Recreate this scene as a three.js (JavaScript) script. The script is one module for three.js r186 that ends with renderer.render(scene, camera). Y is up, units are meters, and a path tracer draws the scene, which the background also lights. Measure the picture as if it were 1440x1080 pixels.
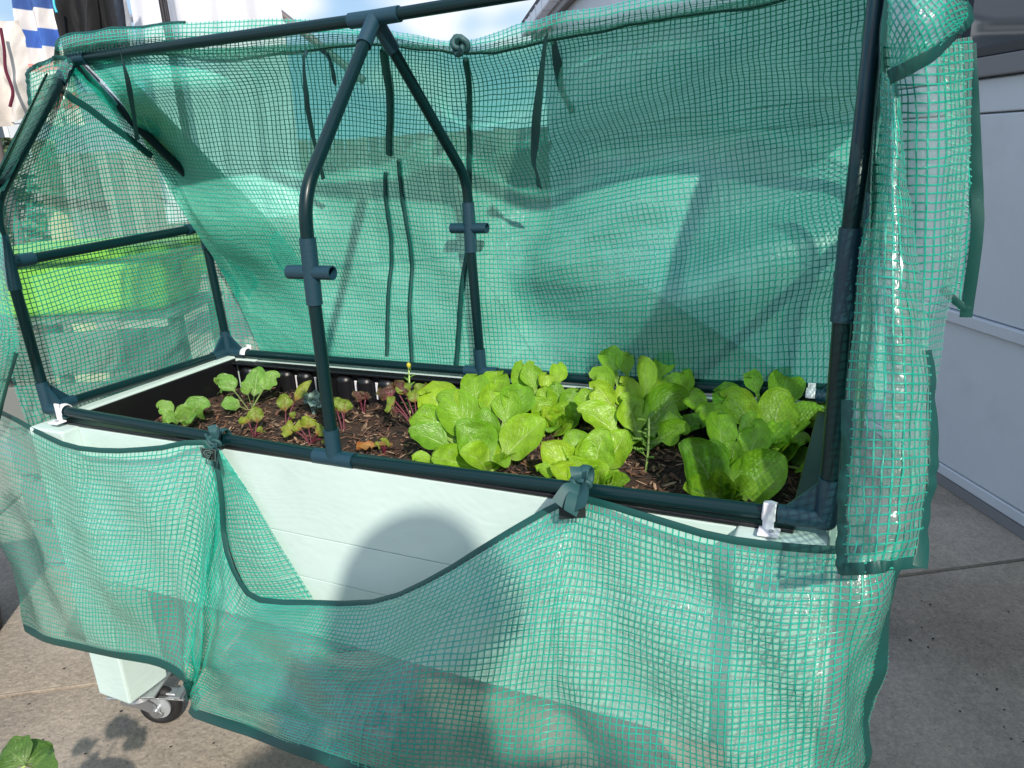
import * as THREE from 'three';
import { mergeGeometries } from 'three/addons/utils/BufferGeometryUtils.js';
import { RoundedBoxGeometry } from 'three/addons/geometries/RoundedBoxGeometry.js';
import { MarchingCubes } from 'three/addons/objects/MarchingCubes.js';

// ---------------------------------------------------------------- camera, sky, sun, exposure
const scene = new THREE.Scene();
const renderer = new THREE.WebGLRenderer({ antialias: true });
renderer.toneMapping = THREE.LinearToneMapping;
renderer.toneMappingExposure = 1.02;
renderer.shadowMap.enabled = true;

const G = 0.62;                                   // height of the greenhouse base rail above the ground
const FOCAL = 1068.84;                            // pixels, on a picture 1440 x 1080
const camera = new THREE.PerspectiveCamera(2 * Math.atan(540 / FOCAL) * 180 / Math.PI, 4 / 3, 0.02, 400);
camera.position.set(0.624, 0.373 + G, 0.736);
camera.rotation.set(-0.3015, 0.4586, -0.0614, 'YXZ');
camera.updateMatrixWorld(true);

const SUN_AZ = 43 * Math.PI / 180, SUN_EL = 36 * Math.PI / 180;      // from +z towards +x
const sunDir = new THREE.Vector3(Math.cos(SUN_EL) * Math.sin(SUN_AZ), Math.sin(SUN_EL), Math.cos(SUN_EL) * Math.cos(SUN_AZ));
const sun = new THREE.DirectionalLight(new THREE.Color(1.0, 0.93, 0.82), 4.9);
sun.position.copy(sunDir).multiplyScalar(12);
sun.castShadow = true; sun.shadow.mapSize.set(4096, 4096); sun.shadow.radius = 2.2; sun.shadow.bias = -0.0004;
Object.assign(sun.shadow.camera, { left: -5, right: 5, top: 5, bottom: -5, near: 0.5, far: 30 });
scene.add(sun, sun.target);

// seeded noise
function rng(seed) { let a = seed >>> 0; return () => { a = (a + 0x6D2B79F5) >>> 0; let t = a; t = Math.imul(t ^ (t >>> 15), t | 1); t ^= t + Math.imul(t ^ (t >>> 7), t | 61); return ((t ^ (t >>> 14)) >>> 0) / 4294967296; }; }
const hash3 = (x, y, z) => { let h = Math.imul(x, 374761393) ^ Math.imul(y, 668265263) ^ Math.imul(z, 2147483647 - 1274126177); h = Math.imul(h ^ (h >>> 13), 1274126177); return ((h ^ (h >>> 16)) >>> 0) / 4294967296; };
const sm = (t) => t * t * (3 - 2 * t), lerp = (a, b, t) => a + (b - a) * t, clamp = (x, a, b) => Math.min(b, Math.max(a, x));
function noise(x, y, z = 0) {
  const xi = Math.floor(x), yi = Math.floor(y), zi = Math.floor(z), u = sm(x - xi), v = sm(y - yi), w = sm(z - zi);
  const c = (a, b, d) => hash3(xi + a, yi + b, zi + d);
  return lerp(lerp(lerp(c(0, 0, 0), c(1, 0, 0), u), lerp(c(0, 1, 0), c(1, 1, 0), u), v), lerp(lerp(c(0, 0, 1), c(1, 0, 1), u), lerp(c(0, 1, 1), c(1, 1, 1), u), v), w) * 2 - 1;
}
function fbm(x, y, z = 0, o = 4) { let s = 0, a = 0.5; for (let i = 0; i < o; i++) { s += a * noise(x, y, z); x = x * 2.03 + 7.1; y = y * 2.03 + 3.7; z = z * 2.03 + 1.3; a *= 0.5; } return s; }

{ // the sky: blue overhead, pale at the horizon, scattered bright clouds all round
  const w = 512, h = 256, d = new Float32Array(w * h * 4);
  for (let j = 0; j < h; j++) for (let i = 0; i < w; i++) {
    const el = ((j + 0.5) / h - 0.5) * Math.PI, az = ((i + 0.5) / w) * 2 * Math.PI - Math.PI;
    const x = Math.cos(el) * Math.cos(az), y = Math.sin(el), z = Math.cos(el) * Math.sin(az);
    const t = Math.pow(clamp(y, 0, 1), 0.55);
    let c = [lerp(0.86, 0.15, t), lerp(1.2, 0.42, t), lerp(1.45, 0.95, t)];
    const k = 1 / (Math.max(y, 0) + 0.35), n = fbm(x * k * 4.2 + 4.2, z * k * 4.2 + 9.1, y * 3 + 2.5, 6);
    const cl = sm(clamp((n + 0.06) / 0.32, 0, 1)) * clamp(y * 6 + 0.5, 0, 1);
    c = c.map((v, m) => lerp(v, [1.55, 1.55, 1.57][m], cl * 0.85));
    const glow = Math.pow(clamp(x * sunDir.x + y * sunDir.y + z * sunDir.z, 0, 1), 24) * 0.6;
    d.set([c[0] + glow, c[1] + glow, c[2] + glow, 1], (j * w + i) * 4);
  }
  const t = new THREE.DataTexture(d, w, h, THREE.RGBAFormat, THREE.FloatType);
  t.mapping = THREE.EquirectangularReflectionMapping; t.magFilter = t.minFilter = THREE.LinearFilter; t.wrapS = THREE.RepeatWrapping; t.needsUpdate = true;
  scene.background = t; scene.environment = t;
  scene.backgroundIntensity = 0.75; scene.environmentIntensity = 0.75;
}

// ---------------------------------------------------------------- helpers
const V = (x, y, z) => new THREE.Vector3(x, y, z);
const rayOf = (px, py) => V((px - 720) / FOCAL, -(py - 540) / FOCAL, -1).applyQuaternion(camera.quaternion);   // depth 1 along the view
const onZ = (px, py, z) => { const d = rayOf(px, py); return d.multiplyScalar((z - camera.position.z) / d.z).add(camera.position); };
const onX = (px, py, x) => { const d = rayOf(px, py); return d.multiplyScalar((x - camera.position.x) / d.x).add(camera.position); };
const onY = (px, py, y) => { const d = rayOf(px, py); return d.multiplyScalar((y - camera.position.y) / d.y).add(camera.position); };
const onD = (px, py, depth) => rayOf(px, py).multiplyScalar(depth).add(camera.position);
const toPx = (p) => { const q = p.clone().applyMatrix4(camera.matrixWorldInverse); return [720 + FOCAL * q.x / -q.z, 540 - FOCAL * q.y / -q.z, -q.z]; };
const rgb = (r, g, b) => new THREE.Color().setRGB(r, g, b);
const used = {};
function numbered(n) { const k = used[n] = (used[n] ?? -1) + 1; return k ? `${n}_${String(k).padStart(3, '0')}` : n; }
function shade(o) { o.castShadow = o.receiveShadow = true; return o; }
function part(name, geo, mat, parent) { const m = shade(new THREE.Mesh(geo, mat)); m.name = name; parent.add(m); return m; }
function thing(name, label, category, pos = V(0, 0, 0), group) { const o = new THREE.Group(); o.name = numbered(name); o.position.copy(pos); o.userData = { label, category }; if (group) o.userData.group = group; scene.add(o); return o; }
function single(name, geo, mat, label, category, group) { const m = part(numbered(name), geo, mat, scene); m.userData = { label, category }; if (group) m.userData.group = group; return m; }
function structure(name, geo, mat) { const m = part(numbered(name), geo, mat, scene); m.userData = { kind: 'structure' }; return m; }
const box = (x0, x1, y0, y1, z0, z1, r = 0) => (r ? new RoundedBoxGeometry(x1 - x0, y1 - y0, z1 - z0, 2, r) : new THREE.BoxGeometry(x1 - x0, y1 - y0, z1 - z0)).translate((x0 + x1) / 2, (y0 + y1) / 2, (z0 + z1) / 2);
function rod(a, b, r, r2 = r, seg = 14, open = false) { const d = b.clone().sub(a), g = new THREE.CylinderGeometry(r2, r, d.length(), seg, 1, open); g.applyQuaternion(new THREE.Quaternion().setFromUnitVectors(V(0, 1, 0), d.clone().normalize())); const m = a.clone().add(b).multiplyScalar(0.5); return g.translate(m.x, m.y, m.z); }
const curve = (pts, t = 0.5) => new THREE.CatmullRomCurve3(pts, false, 'catmullrom', t);
const tubeOf = (pts, r, n = 24, k = 10) => new THREE.TubeGeometry(curve(pts), n, r, k);
const join = (gs) => mergeGeometries(gs.map((g) => { const n = g.index ? g.toNonIndexed() : g; for (const k of Object.keys(n.attributes)) if (!['position', 'normal', 'uv'].includes(k)) n.deleteAttribute(k); return n; }));
function gridGeo(nu, nv, fn, uvFn) {                                     // fn(u, v) -> Vector3
  const p = [], uv = [], idx = [];
  for (let j = 0; j <= nv; j++) for (let i = 0; i <= nu; i++) { const q = fn(i / nu, j / nv); p.push(q.x, q.y, q.z); const t = uvFn ? uvFn(i / nu, j / nv) : [i / nu, j / nv]; uv.push(t[0], t[1]); }
  for (let j = 0; j < nv; j++) for (let i = 0; i < nu; i++) { const a = j * (nu + 1) + i, b = a + 1, c = a + nu + 1, d = c + 1; idx.push(a, c, b, b, c, d); }
  const g = new THREE.BufferGeometry();
  g.setAttribute('position', new THREE.Float32BufferAttribute(p, 3)); g.setAttribute('uv', new THREE.Float32BufferAttribute(uv, 2)); g.setIndex(idx); g.computeVertexNormals();
  return g;
}
function texture(w, h, fn, srgb = false, repeat) {                      // fn(x, y in 0..1) -> [r, g, b] 0..1
  const d = new Uint8Array(w * h * 4);
  for (let j = 0; j < h; j++) for (let i = 0; i < w; i++) { const c = fn((i + 0.5) / w, (j + 0.5) / h); const a = Array.isArray(c) ? c : [c, c, c]; for (let k = 0; k < 3; k++) d[(j * w + i) * 4 + k] = clamp(a[k], 0, 1) * 255; d[(j * w + i) * 4 + 3] = 255; }
  const t = new THREE.DataTexture(d, w, h, THREE.RGBAFormat); t.magFilter = t.minFilter = THREE.LinearFilter; t.wrapS = t.wrapT = THREE.RepeatWrapping;
  if (srgb) t.colorSpace = THREE.SRGBColorSpace; if (repeat) t.repeat.set(repeat[0], repeat[1]); t.needsUpdate = true; return t;
}
// noise that tiles over 0..1 at n cells
const tile = (x, y, n, s = 0) => { const w = (i) => ((i % n) + n) % n, X = x * n, Y = y * n, xi = Math.floor(X), yi = Math.floor(Y), u = sm(X - xi), v = sm(Y - yi), c = (a, b) => hash3(w(xi + a), w(yi + b), s); return lerp(lerp(c(0, 0), c(1, 0), u), lerp(c(0, 1), c(1, 1), u), v) * 2 - 1; };
const tfbm = (x, y, n, s, o = 5) => { let r = 0, a = 0.5; for (let i = 0; i < o; i++) { r += a * tile(x, y, n, s + i * 17); n *= 2; a *= 0.55; } return r; };

// ---------------------------------------------------------------- materials
const S = (o) => new THREE.MeshStandardMaterial(o), P = (o) => new THREE.MeshPhysicalMaterial(o), DS = THREE.DoubleSide;
const puckers = texture(512, 512, (x, y) => {                            // the film between the threads: little cushions, creases, grain; 12 x 12 cells of 1 cm
  const cx = Math.abs(Math.sin(x * 12 * Math.PI)), cy = Math.abs(Math.sin(y * 12 * Math.PI));
  const crease = Math.pow(1 - Math.abs(tfbm(x + 0.13, y, 5, 91, 3)), 10) + Math.pow(1 - Math.abs(tfbm(x, y + 0.4, 9, 33, 3)), 12);
  return 0.35 + 0.22 * Math.sqrt(cx * cy) + 0.3 * tfbm(x, y, 10, 5, 4) + 0.22 * crease;
}, false, [1 / 0.12, 1 / 0.12]);
const film = P({ color: rgb(0.72, 0.92, 0.85), transmission: 0.87, roughness: 0.25, thickness: 0, ior: 1.5, side: DS, bumpMap: puckers, bumpScale: 0.0014 });
const hazyFilm = film.clone(); hazyFilm.transmission = 0.66; hazyFilm.roughness = 0.38; hazyFilm.color = rgb(0.36, 0.78, 0.64);        // same clear film; the sunlit haze of stacked layers is put into its colour
const thread = P({ color: rgb(0.003, 0.34, 0.24), roughness: 0.4, clearcoat: 1, clearcoatRoughness: 0.16, side: DS, bumpMap: puckers, bumpScale: 0.0016 });
const tape = S({ color: rgb(0.003, 0.062, 0.054), roughness: 0.5, side: DS });
const tieMat = S({ color: rgb(0.018, 0.075, 0.08), roughness: 0.6, side: DS });
const pipeBump = texture(128, 128, (x, y) => 0.5 + 0.3 * tfbm(x, y, 6, 8), false, [2, 6]);
const pipeMat = P({ color: rgb(0.002, 0.018, 0.021), roughness: 0.3, specularIntensity: 0.6, clearcoat: 0.1, clearcoatRoughness: 0.25, bumpMap: pipeBump, bumpScale: 0.0002 });
const jointMat = P({ color: rgb(0.007, 0.04, 0.062), roughness: 0.45, clearcoat: 0.1, bumpMap: pipeBump, bumpScale: 0.0003 });
const woodGrain = texture(512, 512, (x, y) => { const g = tfbm(x * 1, y, 4, 3, 2); return 0.5 + 0.25 * tile(x, y, 64, 7) * 0.5 + 0.03 * Math.sin((y * 34 + g * 9 + tile(x, y, 3, 9) * 4) * 2 * Math.PI) + 0.25 * tfbm(x, y, 8, 71, 5); }, false, [1.4, 2.2]);
const mintTint = texture(512, 512, (x, y) => { const n = tfbm(x, y, 6, 44, 6), s = Math.pow(clamp(tfbm(x, y, 12, 14, 3), 0, 1), 2); const k = 0.94 + 0.08 * n - 0.16 * s; return [k, k, k * (0.995 - s * 0.05)]; }, false, [1.1, 1.1]);
const mint = S({ color: rgb(0.6, 0.74, 0.7), roughness: 0.55, map: mintTint, bumpMap: woodGrain, bumpScale: 0.0009 });
const blackPlastic = P({ color: rgb(0.008, 0.008, 0.01), roughness: 0.32, bumpMap: pipeBump, bumpScale: 0.0004 });
const whitePlastic = S({ color: rgb(0.78, 0.76, 0.8), roughness: 0.4 });
const steel = S({ color: rgb(0.55, 0.56, 0.58), metalness: 0.9, roughness: 0.38, bumpMap: pipeBump, bumpScale: 0.0003 });
const rubber = S({ color: rgb(0.012, 0.012, 0.013), roughness: 0.65 });

// ---------------------------------------------------------------- ground
const concreteMap = texture(1024, 1024, (x, y) => {
  const c = tfbm(x, y, 4, 1, 6), f = tile(x, y, 256, 5), m = tile(x, y, 128, 15), st = clamp(tfbm(x, y, 3, 61, 5) * 2.2 - 0.25, 0, 1), pit = hash3(Math.floor(x * 512), Math.floor(y * 512), 3) > 0.9975 ? 1 : 0;
  const k = 0.67 + 0.12 * c + 0.035 * f + 0.03 * m + 0.05 * tile(x, y, 512, 25) - 0.14 * st - 0.3 * pit, warm = 0.5 + 0.5 * tile(x, y, 3, 77);
  return [k, k * lerp(0.95, 0.92, warm), k * lerp(0.89, 0.82, warm)];
}, true, [1 / 1.1, 1 / 1.1]);
const concreteBump = texture(1024, 1024, (x, y) => 0.5 + 0.25 * tile(x, y, 256, 5) + 0.3 * tile(x, y, 128, 15) + 0.15 * tfbm(x, y, 24, 9), false, [1 / 1.1, 1 / 1.1]);
const concrete = S({ color: rgb(0.8, 0.785, 0.77), roughness: 0.9, map: concreteMap, bumpMap: concreteBump, bumpScale: 0.0016 });
const worldUv = (g, s = 1) => { const p = g.attributes.position, n = g.attributes.normal, uv = []; for (let i = 0; i < p.count; i++) { const ax = Math.abs(n.getX(i)), ay = Math.abs(n.getY(i)), az = Math.abs(n.getZ(i)); if (ay > ax && ay > az) uv.push(p.getX(i) * s, p.getZ(i) * s); else if (ax > az) uv.push(p.getZ(i) * s, p.getY(i) * s); else uv.push(p.getX(i) * s, p.getY(i) * s); } g.setAttribute('uv', new THREE.Float32BufferAttribute(uv, 2)); return g; };
{
  // yard of cast slabs; joints run along and across the house wall
  const a = onY(1290, 806, 0), b = onY(1440, 786, 0), dir = b.clone().sub(a).normalize(), across = V(-dir.z, 0, dir.x);
  const base = structure('ground', worldUv(new THREE.PlaneGeometry(160, 160).rotateX(-Math.PI / 2).translate(0, -0.02, 0)), S({ color: rgb(0.12, 0.11, 0.1), roughness: 1 }));
  const yard = new THREE.Group(); yard.name = 'concrete_yard'; yard.userData = { kind: 'structure' }; scene.add(yard);
  const W = 1.9, gap = 0.008, ang = -Math.atan2(dir.z, dir.x);
  for (let i = -4; i < 5; i++) for (let j = -5; j < 4; j++) {
    const g = new RoundedBoxGeometry(W - gap, 0.06, W - gap, 2, 0.006); worldUv(g);
    const uv = g.attributes.uv; for (let k = 0; k < uv.count; k++) uv.setXY(k, uv.getX(k) + i * 0.37 + j * 0.61, uv.getY(k) + j * 0.43 + i * 0.19);
    const s = part('slab', g, concrete, yard), c = a.clone().addScaledVector(dir, (i + 0.22) * W).addScaledVector(across, (j + 0.5) * W);
    s.position.set(c.x, -0.03 + 0.0006 * ((i * 7 + j * 3) % 4), c.z); s.rotation.y = ang;
  }
}

// ---------------------------------------------------------------- the house along the right
const wallA = onY(1310, 672, 0), wallB = onY(1440, 757, 0), wd = wallB.clone().sub(wallA).setY(0).normalize(), wn = V(-wd.z, 0, wd.x);   // wn points to the yard
{
  const house = thing('house', 'white panelled house wall with a dark window and deep eaves beside the greenhouse', 'house', wallA.clone().setY(0));
  house.rotation.y = Math.atan2(-wd.z, wd.x);                            // local +x along the wall towards the viewer, local +z to the yard
  const wallTint = texture(256, 256, (x, y) => { const k = 0.93 + 0.12 * tfbm(x, y, 3, 8, 6) - 0.05 * clamp(tfbm(x, y, 16, 18, 4) * 2, 0, 1); return [k, k, k * 0.995]; }, false, [0.6, 0.6]);
  const paint = S({ color: rgb(0.62, 0.66, 0.72), roughness: 0.42, map: wallTint, bumpMap: pipeBump, bumpScale: 0.0003 });
  const frameMat = S({ color: rgb(0.16, 0.16, 0.17), roughness: 0.4 }), dark = S({ color: rgb(0.03, 0.03, 0.035), roughness: 0.6 });
  const far = -7.5, near = 4.2, b = (x0, x1, y0, y1, z0, z1, r) => worldUv(box(x0, x1, y0, y1, z0, z1, r));
  part('core_wall', b(far, near, 0.06, 2.22, -4, -0.03), paint, house);
  part('foundation_strip', b(far, near, 0.0, 0.028, -0.2, 0.006), S({ color: rgb(0.2, 0.2, 0.21), roughness: 0.8 }), house);
  part('skirting', b(far, near, 0.03, 0.06, -0.029, 0.004, 0.003), paint, house);
  part('wall_panel', b(far, near, 0.062, 0.468, -0.029, 0, 0.004), paint, house);
  part('ledge', b(far, near, 0.47, 0.502, -0.029, 0.012, 0.004), paint, house);
  part('wall_panel', b(far, near, 0.504, 1.002, -0.029, 0, 0.004), paint, house);
  part('wall_panel', b(far, near, 1.006, 1.085, -0.029, 0, 0.004), paint, house);
  // window from its far jamb towards the viewer
  const w0 = -0.14, w1 = 1.9;
  part('wall_panel', b(far, w0, 1.089, 2.2, -0.029, 0, 0.004), paint, house);
  part('wall_panel', b(w1, near, 1.089, 2.2, -0.029, 0, 0.004), paint, house);
  const win = part('window', b(w0, w1, 1.089, 1.135, -0.029, 0.02, 0.004), frameMat, house);
  part('head_frame', b(w0, w1, 2.05, 2.1, -0.029, 0.015, 0.004), frameMat, win);
  for (const x of [w0, 0.9, w1 - 0.04]) part('jamb', b(x, x + 0.04, 1.136, 2.049, -0.029, 0.012, 0.003), frameMat, win);
  part('sash_rail', b(w0 + 0.041, w1 - 0.041, 1.137, 1.16, -0.028, 0.004, 0.003), dark, win);
  for (const [x0, x1] of [[w0 + 0.042, 0.898], [0.942, w1 - 0.042]]) part('pane', b(x0, x1, 1.162, 2.048, -0.02, -0.014), P({ color: rgb(0.04, 0.05, 0.065), roughness: 0.04, ior: 2.2 }), win);
  part('wall_panel', b(w0 - 0.01, w1 + 0.01, 2.102, 2.2, -0.029, 0.001, 0.004), paint, house);
  // eaves: soffit, fascia, gutter
  part('soffit', b(far - 0.4, near + 0.3, 2.202, 2.23, -0.03, 0.07), S({ color: rgb(0.2, 0.19, 0.19), roughness: 0.8 }), house);
  part('fascia', b(far - 0.4, near + 0.3, 2.19, 2.36, 0.071, 0.092), S({ color: rgb(0.35, 0.35, 0.38), roughness: 0.6 }), house);
  const gut = part('gutter', b(far - 0.4, near + 0.3, 2.24, 2.36, 0.094, 0.2, 0.02), S({ color: rgb(0.85, 0.85, 0.9), roughness: 0.45 }), house);
  for (let x = far; x < near; x += 0.45) part('gutter_clip', b(x, x + 0.03, 2.236, 2.365, 0.0942, 0.204, 0.004), S({ color: rgb(0.6, 0.6, 0.65), roughness: 0.4 }), gut);
  const roof = part('roof', b(far - 0.5, near + 0.4, -0.03, 0.03, -4.8, 0.08), S({ color: rgb(0.07, 0.07, 0.08), roughness: 0.7 }), house);
  roof.position.set(0, 2.41, 0.1); roof.rotation.x = 0.3;
}

// ---------------------------------------------------------------- planter box on castors
const planter = thing('planter_box', 'pale mint painted timber planter box on castors', 'planter', V(0, 0, 0));
{
  const B = (x0, x1, y0, y1, z0, z1, r = 0.003) => { const g = worldUv(box(x0, x1, G + y0, G + y1, z0, z1, r)); const o = x0 * 3.1 + y1 * 7.7; const uv = g.attributes.uv; for (let i = 0; i < uv.count; i++) uv.setXY(i, uv.getX(i) + o, uv.getY(i) + o * 0.6); return g; };
  const rows = [[-0.131, -0.016], [-0.2, -0.1317], [-0.3, -0.2006]];
  for (const [y0, y1] of rows) {
    part('front_board', B(-0.518, 0.512, y0, y1, -0.015, 0.006, 0.0012), mint, planter);
    part('back_board', B(-0.518, 0.518, y0, y1, -0.415, -0.394, 0.0025), mint, planter);
    part('end_board', B(-0.598, -0.577, y0, y1, -0.392, -0.028, 0.0025), mint, planter);
    part('end_board', B(0.577, 0.598, y0, y1, -0.392, -0.028, 0.0025), mint, planter);
  }
  for (const [x0, x1, z0, z1, t0, t1] of [[-0.602, -0.5185, -0.05, 0.034, -0.0275, 0.034], [0.5125, 0.602, -0.05, 0.034, -0.0275, 0.034], [-0.602, -0.5185, -0.425, -0.34, -0.425, -0.3925], [0.5185, 0.602, -0.425, -0.34, -0.425, -0.3925]])
    part('corner_post', join([B(x0, x1, -0.535, -0.302, z0, z1, 0.005), B(x0, x1, -0.3019, -0.014, t0, t1, 0.004)]), mint, planter);
  part('floor_board', B(-0.575, 0.575, -0.298, -0.28, -0.393, -0.016), mint, planter);
  part('cap_strip', B(-0.596, -0.57, -0.0155, -0.008, -0.392, -0.028), mint, planter);
  for (const [x, y] of [[0.556, -0.055], [0.556, -0.145], [0.556, -0.235]]) part('screw_plug', new THREE.CylinderGeometry(0.009, 0.0095, 0.003, 18).rotateX(Math.PI / 2).translate(x, G + y, 0.0355), mint, planter);
  // castors
  const castor = (x, z, turn) => {
    const c = part('castor', box(-0.045, 0.045, 0.0805, 0.0845, -0.035, 0.035, 0.001), steel, planter); c.position.set(x, 0, z); c.rotation.y = turn;
    part('swivel', join([new THREE.CylinderGeometry(0.026, 0.03, 0.014, 20).translate(0, 0.073, 0), new THREE.CylinderGeometry(0.03, 0.024, 0.006, 20).translate(0, 0.0635, 0)]), steel, c);
    const fork = new THREE.Shape(); fork.moveTo(-0.03, 0.064); fork.lineTo(0.02, 0.064); fork.quadraticCurveTo(0.034, 0.058, 0.036, 0.04); fork.lineTo(0.042, 0.034); fork.absarc(0.032, 0.0375, 0.012, 0, -Math.PI, true); fork.quadraticCurveTo(0.008, 0.048, -0.03, 0.058);
    for (const s of [-1, 1]) part('fork', new THREE.ExtrudeGeometry(fork, { depth: 0.0025, bevelEnabled: false }).translate(0, 0, s * 0.019 - 0.00125), steel, c);
    const wheel = part('wheel', new THREE.TorusGeometry(0.0302, 0.0096, 14, 44).scale(1, 1, 1.1).translate(0.032, 0.0398, 0), rubber, c);
    part('rim', join([new THREE.CylinderGeometry(0.0225, 0.0225, 0.0195, 32).rotateX(Math.PI / 2).translate(0.032, 0.0398, 0)]), S({ color: rgb(0.5, 0.53, 0.56), metalness: 0.5, roughness: 0.4 }), c);
    part('axle_bolt', new THREE.CylinderGeometry(0.0055, 0.0055, 0.05, 6).rotateX(Math.PI / 2).translate(0.032, 0.0398, 0), steel, c);
    part('brake_pedal', join([box(0.02, 0.078, 0.0675, 0.0705, -0.016, 0.016, 0.001).rotateZ(-0.12), box(0.04, 0.06, 0.071, 0.076, -0.009, 0.009, 0.002).rotateZ(-0.12), box(0.068, 0.08, 0.062, 0.0665, -0.017, 0.017, 0.001)]), steel, c);
  };
  castor(-0.552, -0.012, 0.42); castor(0.557, -0.02, 0.3); castor(-0.56, -0.375, 1.2); castor(0.56, -0.375, 2.2);
}

// ---------------------------------------------------------------- black trough liner
{
  const liner = thing('trough_liner', 'black plastic trough liner with scalloped ribs set into the planter', 'trough', V(0, 0, 0));
  const B = (x0, x1, y0, y1, z0, z1, r = 0.002) => worldUv(box(x0, x1, G + y0, G + y1, z0, z1, r));
  part('rim', B(-0.565, 0.568, -0.0145, -0.0095, -0.031, 0.0065), blackPlastic, liner);
  part('rim', B(-0.565, 0.568, -0.0215, -0.0165, -0.414, -0.372), blackPlastic, liner);
  part('rim', B(0.562, 0.602, -0.0135, -0.0085, -0.371, -0.032), blackPlastic, liner);
  part('front_wall', B(-0.564, 0.566, -0.2, -0.015, -0.033, -0.029), blackPlastic, liner);
  part('back_wall', B(-0.564, 0.566, -0.2, -0.022, -0.391, -0.387), blackPlastic, liner);
  part('end_wall', B(-0.5685, -0.5645, -0.2, -0.011, -0.386, -0.034), blackPlastic, liner);
  part('end_wall', B(0.5665, 0.5705, -0.2, -0.014, -0.386, -0.034), blackPlastic, liner);
  part('floor', B(-0.564, 0.566, -0.206, -0.201, -0.386, -0.034), blackPlastic, liner);
  for (let k = 0; k < 23; k++) {
    const x = -0.53 + k * 0.0485, prof = [[0.0, 0.068], [0.012, 0.067], [0.0165, 0.063], [0.0185, 0.056], [0.02, -0.06]].map(([r, y]) => new THREE.Vector2(Math.max(r, 0.0001), y)).reverse();
    part('rib', new THREE.LatheGeometry(prof, 14, -Math.PI / 2, Math.PI).translate(x, G - 0.093, -0.3868), blackPlastic, liner);
  }
  for (const k of [0, 2, 3, 5, 6, 9]) part('pale_slot', box(-0.003, 0.003, -0.017, 0.017, -0.001, 0.001, 0.001).translate(-0.53 + (k + 0.5) * 0.0485, G - 0.053, -0.3855), whitePlastic, liner);
}

// ---------------------------------------------------------------- soil with bark mulch
const SOIL = G - 0.074;
const soilY = (x, z) => SOIL + 0.012 * fbm(x * 7, z * 7, 3) + 0.005 * fbm(x * 30, z * 30, 8);
{
  const soilTint = texture(512, 512, (x, y) => { const k = 0.5 + 0.4 * tfbm(x, y, 10, 4, 6), f = 0.75 + 0.4 * tile(x, y, 128, 2); return [0.34 * k * f + 0.06, 0.235 * k * f + 0.045, 0.17 * k * f + 0.035]; }, true, [3, 3]);
  const soil = part('soil', gridGeo(180, 70, (u, v) => { const x = lerp(-0.564, 0.566, u), z = lerp(-0.386, -0.034, v); return V(x, soilY(x, z) + 0.003 * fbm(x * 90, z * 90, 5), z); }, (u, v) => [u * 1.13, v * 0.35]).toNonIndexed(), S({ color: rgb(1, 1, 1), roughness: 1, map: soilTint }), scene);
  soil.geometry.computeVertexNormals(); soil.userData = { kind: 'stuff', label: 'dark brown soil filling the black trough', category: 'soil' };
  const chip = new THREE.BufferGeometry(); // a splinter of bark
  chip.setAttribute('position', new THREE.Float32BufferAttribute([-0.5, 0, 0, -0.2, 0, 0.5, -0.2, 0.35, -0.1, 0.3, 0, 0.4, 0.3, 0.4, 0, 0.5, 0.05, -0.1, -0.25, 0, -0.5, 0.3, 0, -0.45], 3));
  chip.setIndex([0, 1, 2, 1, 3, 4, 1, 4, 2, 3, 5, 4, 0, 2, 6, 2, 4, 7, 2, 7, 6, 4, 5, 7]); const chipGeo = chip.toNonIndexed(); chipGeo.computeVertexNormals();
  const r = rng(11), N = 5200, im = new THREE.InstancedMesh(chipGeo, S({ color: 0xffffff, roughness: 0.95, side: DS }), N), m = new THREE.Matrix4(), q = new THREE.Quaternion(), e = new THREE.Euler();
  for (let i = 0; i < N; i++) {
    const x = lerp(-0.555, 0.555, r()), z = lerp(-0.375, -0.045, r()), big = r();
    const l = lerp(0.007, 0.026, r() * r()) * (big > 0.97 ? 1.5 : 1), w = l * lerp(0.12, 0.35, r());
    e.set((r() - 0.5) * 0.9, r() * 6.28, (r() - 0.5) * 0.9); q.setFromEuler(e);
    m.compose(V(x, soilY(x, z) + 0.002 + 0.004 * r(), z), q, V(l, w * 0.7, w)); im.setMatrixAt(i, m);
    const t = r(), k = lerp(0.35, 1, r()); im.setColorAt(i, t > 0.75 ? rgb(0.38 * k, 0.25 * k, 0.16 * k) : t > 0.35 ? rgb(0.2 * k, 0.1 * k, 0.06 * k) : rgb(0.07 * k, 0.04 * k, 0.03 * k));
  }
  im.name = 'bark_mulch'; im.userData = { kind: 'stuff', label: 'splinters of brown bark mulch lying on the soil', category: 'mulch' }; shade(im); scene.add(im);
}

// ---------------------------------------------------------------- greenhouse frame of pipes and joints
const PR = 0.0083, JR = 0.0103, WD = -0.401;
const N = {
  FL: onZ(69, 574, 0), MF: onZ(470.7, 645, 0), FR: onZ(1161.7, 731, 0), BL: onZ(321.7, 495, WD), MB: onZ(676.7, 523, WD), BR: V(0.602, G, WD),
  FLc: onZ(11, 370, 0), MFc: onZ(436.7, 383, 0), FRc: onZ(1189, 387, 0), BLc: onZ(285, 319, WD), MBc: onZ(659.8, 320.8, WD), BRc: V(0.601, G + 0.2465, WD),
  FLb: V(-0.602, G + 0.334, 0), MFb: onZ(427, 275, 0), FRb: onZ(1207, 238, 0), BLb: V(-0.6, G + 0.334, WD), MBb: onZ(656.7, 253, WD), BRb: V(0.602, G + 0.334, WD),
  RL: onZ(100, 84, WD / 2), RM: onZ(526.7, 25, WD / 2), RR: V(0.604, G + 0.553, WD / 2),
};
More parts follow.
